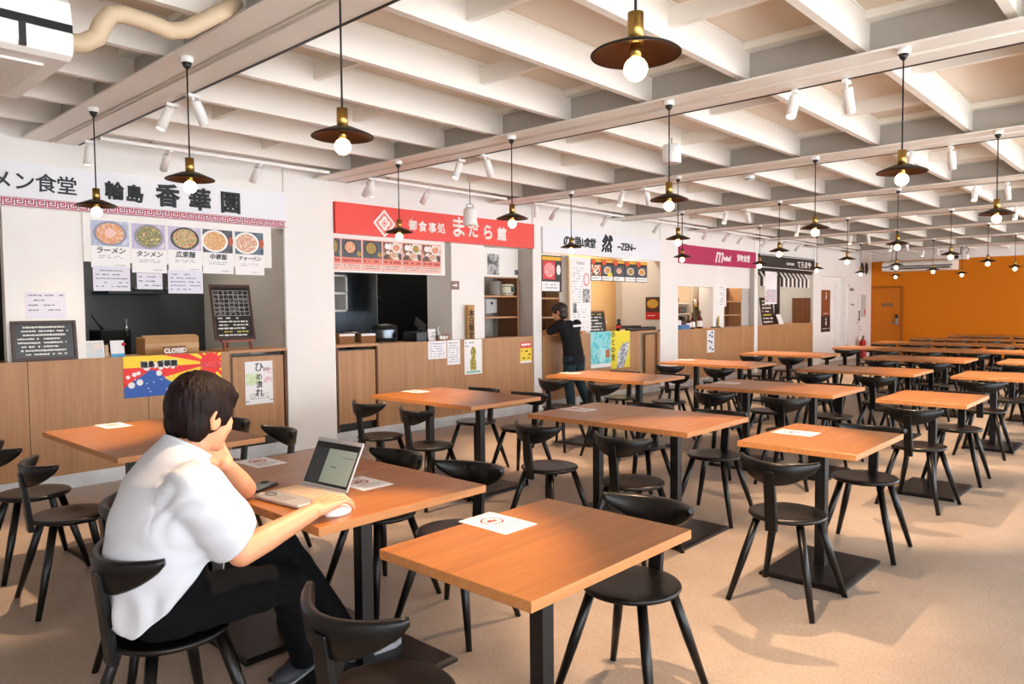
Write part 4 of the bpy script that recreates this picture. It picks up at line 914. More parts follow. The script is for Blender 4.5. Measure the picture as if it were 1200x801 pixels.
hb = MB().cone((20.98, W - .05, 1.0), (20.98, W - .05, 1.28), .014, .014, 10); hb.cone((20.98, W - .012, 1.03), (20.98, W - .05, 1.03), .01, .01, 8).cone((20.98, W - .012, 1.25), (20.98, W - .05, 1.25), .01, .01, 8)
hb.build('pull_handle', M_bmetal, dr)
MB().cone((20.98, W - .03, .95), (20.82, W - .04, .95), .012, .01, 8).build('lever', M_inox, dr)
MB().box(20.32, 20.5, W - .06, W - .012, 1.8, 1.86).build('door_closer', M_inox, dr)
MB().box(20.4, 20.66, W - .014, W - .011, 1.42, 1.46).build('door_plate', M_inkg, dr)
p = at(1009.5, 360, 1, W)
r = empty('electric_panel_box', (21.38, W + .001, 1.4)); tag(r, 'pale grey wall box with a small red sticker beside the white door', 'box')
MB().rbox(-.14, .14, -.05, .0, -.3, .3, .01).build('box_body', mat('pale_grey_enamel', 'C8C6C0', .4), r); MB().box(.0, .08, -.053, -.05, -.24, -.1).build('red_sticker', M_red, r)
r = empty('extinguisher_sign', (at(1006.5, 390, 1, W).x, W - .003, at(1006.5, 389, 1, W).z)); tag(r, 'red and white extinguisher notice above the fire extinguisher', 'sign')
MB().box(-.12, .12, -.004, .002, -.17, .17).build('plate', M_paper, r); MB().box(-.12, .12, -.0055, -.004, .06, .17).build('red_head', M_red, r); MB().box(-.1, -.0, -.0055, -.004, -.12, .02).build('pictogram', M_red, r); lettering('消火器', .07, M_paper, r, (0, -.006, .115), bold=.002, ext=.0005)
r = empty('fire_extinguisher', (at(1011, 409, 1, W - .16).x, W - .16, 0)); tag(r, 'red fire extinguisher standing by the white corner wall', 'fire extinguisher')
MB().lathe([(.001, .02), (.085, .02), (.09, .05), (.09, .42), (.06, .49), (.03, .52), (.001, .52)], 20).build('cylinder', mat('extinguisher_red', 'C81E1E', .3), r)
MB().lathe([(.095, 0), (.1, .03), (.09, .035)], 20).build('foot_ring', M_bmetal, r)
MB().cone((0, 0, .52), (0, 0, .57), .02, .02, 10).box(-.015, .1, -.012, .012, .57, .585).box(-.015, .09, -.012, .012, .6, .612).build('valve_handle', M_bmetal, r)
MB().tube([(-.02, 0, .55), (-.09, 0, .52), (-.12, 0, .4), (-.11, -.02, .15)], .011).build('hose', M_bmetal, r)
MB().box(-.04, .04, -.0935, -.088, .2, .36).build('label', M_paper, r)
for i, px in enumerate((1010, 1015)):
    p = at(px, 314.5, 1, W)
    r = empty('wall_speaker', (p.x, W - .002, p.z)); tag(r, 'oval dark wall speaker high on the white corner wall, ' + ('farther from the orange wall' if i == 0 else 'next to the orange wall'), 'speaker', 'pair of wall speakers')
    MB().ball((0, 0, 0), .13, 20, 12, (.75, .35, 1.25)).build('grille', M_grille, r); MB().ball((0, .01, 0), .14, 20, 12, (.78, .22, 1.3)).build('bezel', mat('grey_plastic', '6A6C70', .5), r)
# orange door in the end wall
e = [at(1020.5, 338, 0, XE), at(1059, 337, 0, XE)]
dy0, dy1 = e[1].y, 6.66
do = struct('door_1', MB().box(XE - .014, XE + .002, dy0 + .06, dy1, 0, 1.88), mat('orange_door', 'CA720E', .55, spec=.3))
MB().box(XE - .04, XE + .002, dy0, dy0 + .06, 0, 1.94).box(XE - .04, XE + .002, dy0 + .06, dy1, 1.88, 1.94).build('door_frame', mat('orange_frame', 'A65C0A', .5, spec=.3), do)
py = dy0 + .16
MB().rbox(XE - .05, XE - .012, py - .035, py + .035, .88, 1.06, .008).build('lock_plate', M_inox, do); MB().box(XE - .055, XE - .012, py - .03, py + .03, 1.06, 1.16).build('lock_keypad', M_plk, do)
MB().cone((XE - .07, py, .93), (XE - .07, py + .15, .93), .012, .012, 8).cone((XE - .07, py, .93), (XE - .01, py, .93), .012, .012, 8).build('lever', M_inox, do)
p = at(1040, 357, 0, XE)
MB().box(XE - .018, XE - .013, p.y - .14, p.y + .14, p.z - .05, p.z + .05).build('name_plate', mat('brown_plate', '8A6038', .5), do)
# ------------------------------------------------------------------ chairs
def chair_proto():
    r = empty('dining_chair')
    prof = [(.001, .398), (.10, .398), (.150, .402), (.174, .410), (.181, .418), (.181, .424), (.176, .430), (.168, .432), (.10, .428), (.001, .427)]
    MB().lathe(prof, 40).build('seat', M_black, r)
    for sx in (-1, 1):
        for sy in (-1, 1):
            MB().tube([(sx * .105, sy * .105, .402), (sx * .15, sy * .15, .22), (sx * .205, sy * .205, 0)], [.0185, .0190, .0125], 12).build('leg', M_black, r)
    # upright: flat plank let into the rear rim of the seat
    b = MB(); H = [(.372, -.166, -.192), (.40, -.167, -.193), (.52, -.180, -.204), (.655, -.200, -.221), (.662, -.203, -.220)]
    R = []
    for z, xf, xb in H:
        wy = .0275 if z < .6 else .0265
        R.append([(xf, -wy, z), (xf, wy, z), (xb, wy, z), (xb, -wy, z)])
    b.rings(R); b.build('upright', M_black, r, bevel=.004)
    # half-moon backrest swept round the sitter
    b = MB(); R = []; N = 28; hw = .190
    for i in range(N + 1):
        t = -1 + 2 * i / N; y = hw * t
        x = -.197 + .105 * abs(t) ** 2.1
        s = sqrt(max(0, 1 - t * t)); top = .706 + .006 * t * t - .004 * s; h = .020 + .090 * (1 - t * t) ** .78
        th = .011 + .005 * s; lean = .16
        e = min(h * .3, .008)
        dx, dy = -.105 * 2.1 * abs(t) ** 1.1 * (1 if t > 0 else -1) / hw, 1.0   # plan tangent -> normal
        nx, ny = 1.0, (.105 * 2.1 * abs(t) ** 1.1 * (-1 if t > 0 else 1)) / hw
        L = sqrt(nx * nx + ny * ny); nx /= L; ny /= L
        ring = []
        for k, (o, zz) in enumerate(((-th, top - e), (-th * .5, top), (th * .5, top), (th, top - e), (th, top - h * .5), (th, top - h + e), (th * .4, top - h), (-th * .4, top - h), (-th, top - h + e), (-th, top - h * .5))):
            xx = x + nx * o - lean * (zz - .66); ring.append((xx, y + ny * o, zz))
        R.append(ring)
    b.rings(R, True, True, True)
    o = b.build('backrest', M_black, r)
    return r
proto = chair_proto(); proto_used = [False]
ROWN = ['front', 'second', 'third', 'fourth', 'fifth', 'sixth', 'seventh', 'eighth', 'ninth']
def put_chair(x, y, rz, label, group='dining chairs'):
    px, py = proj((x, y, .45))
    if not (-70 < px < 1275): return None
    if not proto_used[0]: o = proto; proto_used[0] = True
    else: o = copy_tree(proto)
    o.location = (x, y, 0); o.rotation_euler = (0, 0, rz)
    tag(o, label, 'chair', group)
    return o
# ------------------------------------------------------------------ tables
TLX, TLY = .776, .5985
def table_proto():
    r = empty('dining_table')
    t = MB().box(-TLX / 2, TLX / 2, -TLY / 2, TLY / 2, .690, .72).build('table_top', M_table, r, bevel=.0018)
    t.data.materials.append(M_tedge)
    for p in t.data.polygons:
        if abs(p.normal.z) < .5: p.material_index = 1
    MB().box(-.027, .027, -.027, .027, .02, .69).build('pole', M_bmetal, r, bevel=.002)
    MB().box(-.2, .2, -.03, .03, .672, .690).box(-.03, .03, -.16, .16, .672, .690).build('top_bracket', M_bmetal, r)
    MB().add([], []).rings([[(-.30, -.215, 0), (.30, -.215, 0), (.30, .215, 0), (-.30, .215, 0)], [(-.30, -.215, .014), (.30, -.215, .014), (.30, .215, .014), (-.30, .215, .014)], [(-.285, -.20, .022), (.285, -.20, .022), (.285, .20, .022), (-.285, .20, .022)]]).build('base_plate', M_bmetal, r)
    return r
tproto = table_proto(); tused = [False]
def put_table(xc, yc, label, group):
    if not tused[0]: o = tproto; tused[0] = True
    else: o = copy_tree(tproto)
    o.location = (xc, yc, 0); tag(o, label, 'table', group); return o
def notice_proto():
    r = empty('table_notice')
    MB().box(-.076, .076, -.108, .108, 0, .0012).build('card', M_paper, r)
    ring = lambda rad, n=32: [(rad * cos(2 * pi * i / n), .026 + rad * sin(2 * pi * i / n)) for i in range(n)]
    def ann(a, c):
        b = MB(); b.rings([[(*q, .0012) for q in ring(c)], [(*q, .0016) for q in ring(c)], [(*q, .0016) for q in ring(a)], [(*q, .0012) for q in ring(a)], [(*q, .0012) for q in ring(c)]], False, False); return b
    s = ann(.040, .033); s.add([(-.026, .048, .0016), (-.022, .052, .0016), (.026, .004, .0016), (.022, .0, .0016)], [(0, 3, 2, 1)])
    s.build('prohibition_ring', M_red, r)
    MB().box(-.022, .016, .016, .03, .0012, .0015).box(-.014, .006, .03, .042, .0012, .0015).box(.01, .02, .022, .036, .0012, .0015).build('pictogram', mat('brown_ink', '7A4A44', .6), r)
    b = MB(); rnd = random.Random(5)
    for yy, x0, x1, th in ((.090, -.062, .05, .003), (-.034, -.05, .062, .0035), (-.052, -.05, .05, .0022), (-.066, -.05, .058, .0022), (-.080, -.05, .03, .0022)):
        x = x0
        while x < x1: l = rnd.uniform(.004, .011); b.box(x, x + l * .75, yy - th, yy + th, .0012, .0015); x += l
    b.build('printed_text', M_inkg, r)
    return r
nproto = notice_proto(); nused = [False]
def put_notice(x, y, label, rz=0.):
    if not nused[0]: o = nproto; nused[0] = True
    else: o = copy_tree(nproto)
    o.location = (x, y, .7205); o.rotation_euler = (0, 0, rz); tag(o, label, 'notice card', 'table notices')
ROWX = [1.324, 3.712, 5.983, 8.256, 10.52]
SX = [1.324, 3.66, 5.96, 8.30, 10.6]
YS, YP, YB2 = 1.165, 2.085, 3.829
J = lambda s=.014: random.uniform(-s, s)
ORD = {0: 'front', 1: 'second', 2: 'third', 3: 'fourth', 4: 'fifth'}
for k in range(5):
    o = ORD[k]
    # lone two-seat table
    xc, yc = SX[k] + TLX / 2, YS + TLY / 2
    if proj((xc - .3, yc + .2, .72))[0] < 1230:
        put_table(xc, yc, f'oak-topped two-seat table standing alone in the {o} row, farthest from the food counters', 'lone two-seat tables')
        if k == 0:
            put_chair(1.17, 1.53, radians(4), 'black round-seat chair with its back closest to the seated person, at the front lone table')
            put_chair(2.245, 1.49, pi + radians(3), 'black round-seat chair under the far end of the front lone table')
        else:
            put_chair(SX[k] - .13 + J(), yc - .02 + J(), radians(-3) + J(.06), f'black round-seat chair facing the orange wall at the {o}-row lone table')
            put_chair(SX[k] + TLX + .13 + J(), yc - .05 + J(), pi + J(.06), f'black round-seat chair with its back to the orange wall at the {o}-row lone table')
    # pairs pushed together
    for y0, nm, gp in ((YP, 'middle', 'middle pairs'), (YB2, 'counter-side', 'counter-side pairs')):
        for h in (0, 1):
            half = ('window', 'counter')[h]
            xc, yc = ROWX[k] + TLX / 2, y0 + TLY / 2 + h * (TLY + .003)
            if proj((xc, yc, .72))[0] > 1260: continue
            put_table(xc, yc, f'oak-topped table, {half} half of the {nm} pushed-together pair in the {o} row', gp)
            if k == 0 and nm == 'middle' and h == 0:
                put_chair(.962, 2.38, radians(3), 'black round-seat chair the person in the white T-shirt sits on')
                put_chair(2.26, 2.44, pi + radians(12), 'black round-seat chair opposite the person in the white T-shirt')
                continue
            put_chair(ROWX[k] - .13 + J(), yc + J(.03), J(.08), f'black round-seat chair facing the orange wall, {half} half of {o}-row {nm} pair')
            put_chair(ROWX[k] + TLX + .13 + J(), yc + J(.03), pi + J(.08), f'black round-seat chair facing away from the orange wall, {half} half of {o}-row {nm} pair')
NUMS = ['first', 'second', 'third', 'fourth', 'fifth', 'sixth']
for k, (x0, yl) in enumerate(((12.76, 4.47), (14.88, 4.50), (17.0, 4.40), (19.1, 4.15))):
    o = ('sixth', 'seventh', 'eighth', 'ninth')[k]
    for j in range(5):
        yc = yl - TLY / 2 - j * (TLY + .002); xc = x0 + TLX / 2
        if proj((xc, yc + .25, .72))[0] > 1225: continue
        put_table(xc, yc, f'oak-topped table in the long {o} row, {NUMS[j]} from its white-wall end', 'long row tables')
        put_chair(x0 - .13 + J(), yc + J(.03), J(.08), f'black round-seat chair facing the orange wall, {NUMS[j]} seat of the long {o} row')
        put_chair(x0 + TLX + .13 + J(), yc + J(.03), pi + J(.08), f'black round-seat chair backing onto the orange wall, {NUMS[j]} seat of the long {o} row')
for (px, py, lab) in ((583, 612.5, 'white notice with a red prohibition ring on the front lone table'), (305, 541.5, 'white notice with a red ring beside the elbow of the seated person'),
                      (425, 566, 'white notice mostly hidden behind the laptop'), (133, 498.5, 'white notice on the table under the wave banner'),
                      (487, 458.5, 'white notice on the table in front of the red-sign counter'), (678, 479.5, 'white notice on the second-row middle tables'),
                      (933, 507, 'white notice on the second-row lone table'), (668, 437, 'white notice on the table beside the leaning person in black'),
                      (852, 448.5, 'white notice on the third-row middle tables'), (803, 421.5, 'white notice on the fourth-row counter-side tables')):
    p = at(px, py, 2, .72); put_notice(p.x, p.y, lab)
# ------------------------------------------------------------------ pendants
def pendant_proto():
    r = empty('pendant_lamp')
    MB().lathe([(.001, 0), (.034, 0), (.034, -.026), (.030, -.030), (.001, -.030)], 20).build('canopy', M_plw, r)
    MB().lathe([(.001, -.03), (.026, -.03), (.018, -.05), (.006, -.062), (.001, -.062)], 16).build('cord_grip', M_plk, r)
    MB().cone((0, 0, -.06), (0, 0, -.53), .0042, .0042, 8).build('cord', M_cord, r)
    D = -.033
    MB().lathe([(.001, -.495 + D), (.0225, -.495 + D), (.0225, -.578 + D), (.001, -.578 + D)], 20).build('brass_socket', M_brass, r)
    sh = [(.020, -.566), (.04, -.570), (.08, -.586), (.118, -.602), (.1255, -.608), (.1245, -.611), (.120, -.610)]
    MB().lathe([(q, z + D) for q, z in sh], 40).build('lamp_shade', M_shade, r)
    MB().lathe([(q, z + D) for q, z in [(.119, -.6095), (.08, -.592), (.04, -.576), (.021, -.573)]], 40).build('shade_lining', M_shade_in, r)
    MB().lathe([(.013, -.575 + D), (.0155, -.595 + D), (.0155, -.618 + D), (.001, -.62 + D)], 14).build('bulb_holder', M_brass, r)
    MB().ball((0, 0, -.648 + D), .033, 18, 12).build('bulb', M_bulb, r)
    return r
pp = pendant_proto(); pu = [False]
SPOTL = []
CN = ['beside the counters', 'second from the counters', 'third from the counters', 'fourth from the counters', 'fifth from the counters', 'sixth from the counters']
for k in range(8):
    for j in range(6):
        x, y = 1.775 + 2.535 * k, 5.36 - 1.40 * j
        q = proj((x, y, 2.3))
        if not (-40 < q[0] < 1230) or y < YR + .3: continue
        if k == 7 and j < 2: pass
        if not pu[0]: o = pp; pu[0] = True
        else: o = copy_tree(pp)
        o.location = (x, y, ZB)
        tag(o, f'dark disc pendant lamp with brass socket, {ROWN[k]} ceiling beam, {CN[j]}', 'pendant lamp', 'pendant lamps over the tables')
# ------------------------------------------------------------------ spotlights on the beam tracks
def spot_proto():
    r = empty('spotlight')
    MB().box(-.04, .04, -.014, .014, -.02, 0).build('track_adapter', M_plw, r)
    MB().cone((0, 0, -.02), (0, 0, -.05), .010, .010, 10).build('swivel', M_plw, r)
    b = MB().lathe([(.001, -.0), (.029, -.0), (.031, -.005), (.031, -.150), (.027, -.150), (.025, -.142)], 24); b.xf(Matrix.Translation((0, 0, -.045)))
    h = b.build('lamp_body', M_plw, r)
    MB().lathe([(.001, 0), (.0255, 0)], 20).xf(Matrix.Translation((0, 0, -.188))).build('lens', M_lens, h)
    return r
sp = spot_proto(); su = [False]
def put_spot(x, y, z, rz, tilt, label, group, power=60., size=50, warm=(1., .67, .42), blend=.5):
    if not su[0]: o = sp; su[0] = True
    else: o = copy_tree(sp)
    o.location = (x, y, z); o.rotation_euler = (0, 0, rz)
    body = [c for c in o.children if c.name.startswith('lamp_body')][0]
    body.rotation_euler = (0, tilt, 0); body.location = (.0, 0, 0)
    tag(o, label, 'spotlight', group)
    if power:
        l = bpy.data.lights.new('spot_beam', 'SPOT'); l.energy = power; l.color = warm; l.spot_size = radians(size); l.spot_blend = blend; l.shadow_soft_size = .018
        lo = bpy.data.objects.new('spot_beam', l); COL.objects.link(lo)
        d = Vector((-sin(tilt), 0, -cos(tilt))); d = Matrix.Rotation(rz, 3, 'Z') @ d
        lo.location = Vector((x, y, z)) + d * .20
        lo.rotation_euler = d.to_track_quat('-Z', 'Y').to_euler()
    return o
for k in range(8):
    xb = BX1 + PITCH * k + .004
    for j, ya in enumerate((4.72, 1.70)):
        for s, dy in ((0, .16), (1, -.14)):
            q = proj((xb, ya + dy, 2.7))
            vis = -60 < q[0] < 1260
            lab = f'white cylinder spotlight on the {ROWN[k]} beam, {"counter-side" if j == 0 else "window-side"} pair, ' + ('tilted towards the laptop user' if s == 0 else 'tilted towards the orange wall')
            put_spot(xb, ya + dy, ZB - .006, 0, radians(24) if s == 0 else -radians(22), lab, 'spotlights in pairs on the beams', power=SPOT_W if k < 8 else 0)
# spotlights on the wall track in front of the signs, aimed at them
rail = MB()
for k in range(0, 8):
    xa, xb = BX1 + PITCH * k + .05, BX0 + PITCH * (k + 1) - .05
    rail.box(xa, xb, 6.30, 6.335, ZB - .005, ZB + .022)
struct('trim_30', rail, M_plw)
WS = [(200, 'between the characters and the lamp of the noodle sign'), (305, 'right of the noodle sign'), (437, 'left of the diamond crest'), (505, 'above the middle of the red sign'), (655, 'left part of the brush-lettered sign'), (715, 'middle of the brush-lettered sign'), (775, 'right end of the brush-lettered sign'),
      (832, 'left of the white script on the magenta sign'), (856, 'above the white script on the magenta sign'), (873, 'right end of the magenta sign'), (901, 'left end of the black sign'), (922, 'middle of the black sign'), (940, 'right end of the black sign')]
for px, lab in WS:
    x = at(px, 200 if px < 400 else 260, 1, 6.3).x
    put_spot(x, 6.317, ZB - .006, -pi / 2, radians(42), 'white spotlight on the wall track, ' + lab, 'wall track spotlights', power=0., size=140, warm=(1., .88, .74), blend=1.)
put_spot(BX1 + .004, 6.38, ZB - .006, 0, radians(8), 'white spotlight alone at the wall end of the front beam', 'end of beam spotlights', power=20.)
put_spot(BX1 + PITCH + .004, 6.2, ZB - .006, 0, radians(3), 'white spotlight hanging straight near the wall, left of the red sign', 'end of beam spotlights', power=20.)
put_spot(BX1 + PITCH * 2 + .004, 6.2, ZB - .006, 0, radians(3), 'white spotlight at the wall end of the third beam above the red sign corner', 'end of beam spotlights', power=20.)
# ------------------------------------------------------------------ hanging ceiling devices
p = at(551, 254, 1, 5.9)
r = empty('hanging_speaker', (p.x, 5.9, p.z)); tag(r, 'white barrel speaker hanging in front of the red sign', 'speaker')
MB().lathe([(.001, .10), (.05, .10), (.068, .085), (.072, .07), (.080, -.085), (.076, -.092), (.001, -.09)], 28).build('barrel', M_plw, r)
MB().tube([(-.05, 0, .09), (-.05, 0, .13), (0, 0, .145), (.05, 0, .13), (.05, 0, .09)], .006).build('bail', M_inox, r)
MB().cone((0, 0, .14), (0, 0, ZJ - p.z), .005, .005, 8).build('hanger_rod', M_inox, r)
MB().lathe([(.001, -.0905), (.072, -.0905)], 28).build('grille', M_grille, r)
p = at(795, 180, 0, 6.2)
for (px, py, ax, v, lab, rr) in ((787, 180, 1, 3.2, 'fixed under the joists of the third bay', .075), (903, 278, 1, 5.6, 'hanging left of the magenta sign', .085)):
    p = at(px, py, ax, v); r = empty('hanging_speaker', p); tag(r, 'white drum speaker, ' + lab, 'speaker')
    if px == 903: p = at(799, 280, 1, 5.9); r.location = p
    MB().lathe([(.001, .07), (rr * .9, .07), (rr, .06), (rr * 1.05, -.07), (rr * .95, -.08), (.001, -.08)], 28).build('barrel', M_plw, r)
    MB().cone((0, 0, .07), (0, 0, ZJ - p.z), .006, .006, 8).build('hanger_rod', M_inox, r)
    MB().lathe([(.001, -.0805), (rr * .9, -.0805)], 28).build('grille', M_greyw, r)
p = at(878, 206, 2, ZB)
r = empty('smoke_detector', (p.x, p.y, ZB)); tag(r, 'white round smoke detector under the third beam', 'smoke detector')
MB().lathe([(.001, 0), (.055, 0), (.055, -.02), (.04, -.035), (.038, -.045), (.001, -.05)], 24).build('housing', M_plw, r); MB().lathe([(.0405, -.03), (.0425, -.036), (.0385, -.042)], 24).build('vent_ring', M_grille, r)
# ------------------------------------------------------------------ air conditioners
def aircon(loc, rz, L, label, Wd=.68, Hh=.25, slot=0.):
    r = empty('air_conditioner', loc, rz); tag(r, label, 'air conditioner')
    b = MB(); prof = [(-Wd / 2, .0), (Wd / 2 - .04, 0), (Wd / 2 - .01, .012), (Wd / 2, .030), (Wd / 2, .085), (Wd / 2 - .010, .088), (Wd / 2 - .012, .115), (Wd / 2 - .004, .118), (Wd / 2 - .018, .19), (Wd / 2 - .06, .225), (Wd / 2 - .2, Hh), (-Wd / 2, Hh)]
    b.prism([(q[0], q[1]) for q in prof], -L / 2, L / 2, 0)
    b.build('casing', mat('ac_white', 'EDEAE6', .35), r, bevel=.012)
    MB().box(-L / 2 + .06, L / 2 - .06, -Wd / 2 + .06, Wd / 2 - .12, -.008, .0).build('intake_grille', mat('ac_grille', 'E2DED8', .5, bump=.6, bscale=60), r)
    MB().prism([(Wd / 2 - .02, .088), (Wd / 2 - .004, .088), (Wd / 2 - .006, .115), (Wd / 2 - .02, .115)], -L / 2 + .0, L / 2 + .003, 0).build('outlet_slot', M_plk, r)
    if slot: MB().prism([(Wd / 2 - .02, .03), (Wd / 2 + .004, .03), (Wd / 2 - .002, .085), (Wd / 2 - .03, .12), (Wd / 2 - .05, .11)], -L / 2 + .05, L / 2 - .2, 0).build('outlet_slot', M_grille, r)
    for s in (-1, 1):
        MB().box(s * (L / 2 - .15) - .02, s * (L / 2 - .15) + .02, -.1, .1, Hh, Hh + .03).build('bracket', M_inox, r)
        MB().cone((s * (L / 2 - .15), 0, Hh), (s * (L / 2 - .15), 0, ZP - loc[2]), .006, .006, 8).build('hanger_rod', M_inox, r)
    return r
ac = aircon((AC1[0], AC1[1], AC1[2]), AC1[3], 1.6, 'white ceiling-hung air conditioner above the noodle stall side')
MB().box(-.66, -.64, .30, .344, .012, .088).build('louver_divider', M_plk, ac)
ac2 = aircon((21.2, 5.25, 2.30), -pi / 2 + pi, 1.62, 'white ceiling-hung air conditioner in front of the orange wall', slot=1)
# lagged refrigerant pipe from the unit to the beam
pts = PIPE
r = MB().tube(pts, .037, 16)
o = r.build('lagged_pipe', M_pipe); tag(o, 'cream lagged pipe curving from the air conditioner into the ceiling', 'pipe')
# projector near the end wall
p = at(1126, 300, 0, 20.6)
r = empty('projector', (20.6, p.y, p.z - .02)); tag(r, 'small white projector with cables hanging near the orange wall', 'projector')
MB().rbox(-.12, .12, -.16, .16, -.06, .05, .02).build('body', M_plw, r); MB().cone((-.12, .06, 0), (-.15, .06, 0), .04, .045, 14).build('lens_barrel', M_plk, r)
MB().cone((0, 0, .05), (0, 0, ZP - p.z + .02), .015, .015, 10).build('mount_pole', M_inox, r)
MB().tube([(.02, -.1, .05), (.02, -.16, .16), (.02, -.12, .24), (.02, -.02, .18), (.02, .05, .28), (.02, .02, .4)], .008).build('cable', M_cord, r)
# ------------------------------------------------------------------ light of the place
w = bpy.data.worlds.new('daylight'); SC.world = w; w.use_nodes = True
bg = w.node_tree.nodes['Background']; bg.inputs[0].default_value = (.90, .95, 1., 1); bg.inputs[1].default_value = WORLD_S
def area(name, loc, sx, sy, power, color, rot=(0, 0, 0)):
    l = bpy.data.lights.new(name, 'AREA'); l.shape = 'RECTANGLE'; l.size = sx; l.size_y = sy; l.energy = power; l.color = color
    o = bpy.data.objects.new(name, l); COL.objects.link(o); o.location = loc; o.rotation_euler = rot; return o
# kitchens: one added, unseen area light each to lift the interiors
for i, (x, y, p_) in enumerate(((2.9, 7.9, 14), (6.1, 7.9, 10), (9.9, 7.3, 18), (13.1, 7.6, 26), (16.3, 7.5, 20))):
    area('kitchen_fill', (x, y, 2.9), 1.2, .3, p_ * KIT, (1., .9, .78))
area('alcove_area_light', (19.2, W + .3, 2.1), .6, .2, 10, (1., .93, .85))  # area light without a fixture, behind the alcove panel
SC.view_settings.view_transform = 'Standard'; SC.view_settings.look = 'None'; SC.view_settings.gamma = 1; SC.view_settings.use_curve_mapping = False
SC.view_settings.exposure = EXPO
try:
    SC.cycles.max_bounces = 8; SC.cycles.diffuse_bounces = 5; SC.cycles.glossy_bounces = 3; SC.cycles.sample_clamp_indirect = 6.; SC.cycles.caustics_reflective = False; SC.cycles.caustics_refractive = False
except Exception: pass
# ------------------------------------------------------------------ people
M_skin = mat('skin', 'DC9A76', .5, var=.05, scale=14, spec=.35)
M_hair = mat('dark_brown_hair', '150807', .55, var=.5, scale=26, stretch=(2.2, 2.2, .5), bump=.5, bscale=70, spec=.18)
M_tee = mat('white_cotton', 'C6C8D0', .9, spec=.15)
M_trs = mat('black_cotton', '08090C', .9, var=.12, scale=10, spec=.12)
M_shoe = mat('dark_grey_canvas', '26282E', .7, var=.1, scale=20)
M_sole = mat('pale_grey_rubber', '8E9094', .6)
def ell(c, r, M=None, n=20, m=14):
    b = MB().ball((0, 0, 0), 1, n, m); T = Matrix.Translation(c) @ (M.to_4x4() if M else Matrix.Identity(4)) @ Matrix.Diagonal((*r, 1)); b.xf(T); return b
def capsule(pts, rad, n=16):
    """rounded tapered chain through the joints"""
    b = MB(); pts = [Vector(p) for p in pts]
    for i, p in enumerate(pts): b2 = MB().ball(tuple(p), rad[i], n, 10); b.add(b2.v, b2.f)
    for i in range(len(pts) - 1): b2 = MB().cone(pts[i], pts[i + 1], rad[i], rad[i + 1], n); b.add(b2.v, b2.f)
    return b
def loft(rings, n=28):             # rings: (cx, cy, cz, rx, ry, tilt about y)
    R = []
    for cx, cy, cz, rx, ry, tl in rings:
        R.append([(cx + rx * cos(2 * pi * i / n) * cos(tl), cy + ry * sin(2 * pi * i / n), cz - rx * cos(2 * pi * i / n) * sin(tl)) for i in range(n)])
    return MB().rings(R, True, True)
def fuse(name, blobs, voxel, material, parent, smooth=4, cut=None, fold=None, solid=0., sfac=.5):
    """weld closed shapes into one continuous skin, relax it, optionally crease it and open its hems"""
    b = MB()
    for q in blobs: b.add(q.v, q.f)
    o = b.build(name, material, None)
    m = o.modifiers.new('weld', 'REMESH'); m.mode = 'VOXEL'; m.voxel_size = voxel; m.use_smooth_shade = True
    if smooth: s = o.modifiers.new('relax', 'SMOOTH'); s.iterations = smooth; s.factor = sfac
    dg = bpy.context.evaluated_depsgraph_get(); dg.update()
    me = bpy.data.meshes.new_from_object(o.evaluated_get(dg)); old = o.data; o.modifiers.clear(); o.data = me; bpy.data.meshes.remove(old); me.name = name
    if fold:
        ns = [v.normal.copy() for v in me.vertices]
        for v, nn in zip(me.vertices, ns): v.co += nn * fold(v.co)
    if cut:
        bm = bmesh.new(); bm.from_mesh(me)
        bmesh.ops.delete(bm, geom=[f for f in bm.faces if cut(f.calc_center_median(), f.normal)], context='FACES')
        for _ in range(14):                                   # even out the cut hem
            new = {}
            for v in bm.verts:
                nb_ = [e.other_vert(v).co for e in v.link_edges if e.is_boundary]
                if len(nb_) == 2: new[v] = v.co * .5 + (nb_[0] + nb_[1]) * .25
            for v, c in new.items(): v.co = c
        bm.to_mesh(me); bm.free()
        if solid:
            m = o.modifiers.new('cloth', 'SOLIDIFY'); m.thickness = solid; m.offset = -1
    for p in me.polygons: p.use_smooth = True
    if not me.materials: me.materials.append(material)
    o.parent = parent
    return o
def V(*a): return Vector(a)
def head_blobs(H, R):
    """skull, jaw, nose, ears and neck root in head space (+x looks ahead), moved by R then H"""
    T = lambda p: tuple(H + R @ Vector(p))
    B = [ell(T((-.008, 0, .012)), (.094, .074, .098), R), ell(T((.030, 0, -.050)), (.060, .057, .074), R), ell(T((.056, 0, -.098)), (.030, .034, .026), R),
         ell(T((.060, .030, -.040)), (.026, .026, .032), R), ell(T((.060, -.030, -.040)), (.026, .026, .032), R), ell(T((.070, 0, .022)), (.022, .046, .020), R),
         capsule([T((.086, 0, .004)), T((.101, 0, -.028)), T((.096, 0, -.038))], [.009, .0125, .011], 10), ell(T((.092, .012, -.039)), (.009, .008, .007), R), ell(T((.092, -.012, -.039)), (.009, .008, .007), R),
         ell(T((.083, 0, -.068)), (.012, .022, .0065), R), ell(T((.081, 0, -.078)), (.012, .020, .0075), R)]
    for s in (-1, 1):
        E = R @ Matrix.Rotation(s * .30, 3, 'Z')
        B += [ell(T((-.008, s * .078, -.022)), (.020, .008, .031), E), capsule([T((-.016, s * .083, -.045)), T((-.026, s * .087, -.018)), T((-.016, s * .088, .008)), T((-.002, s * .084, .006))], [.006, .007, .007, .006], 8)]
    return B
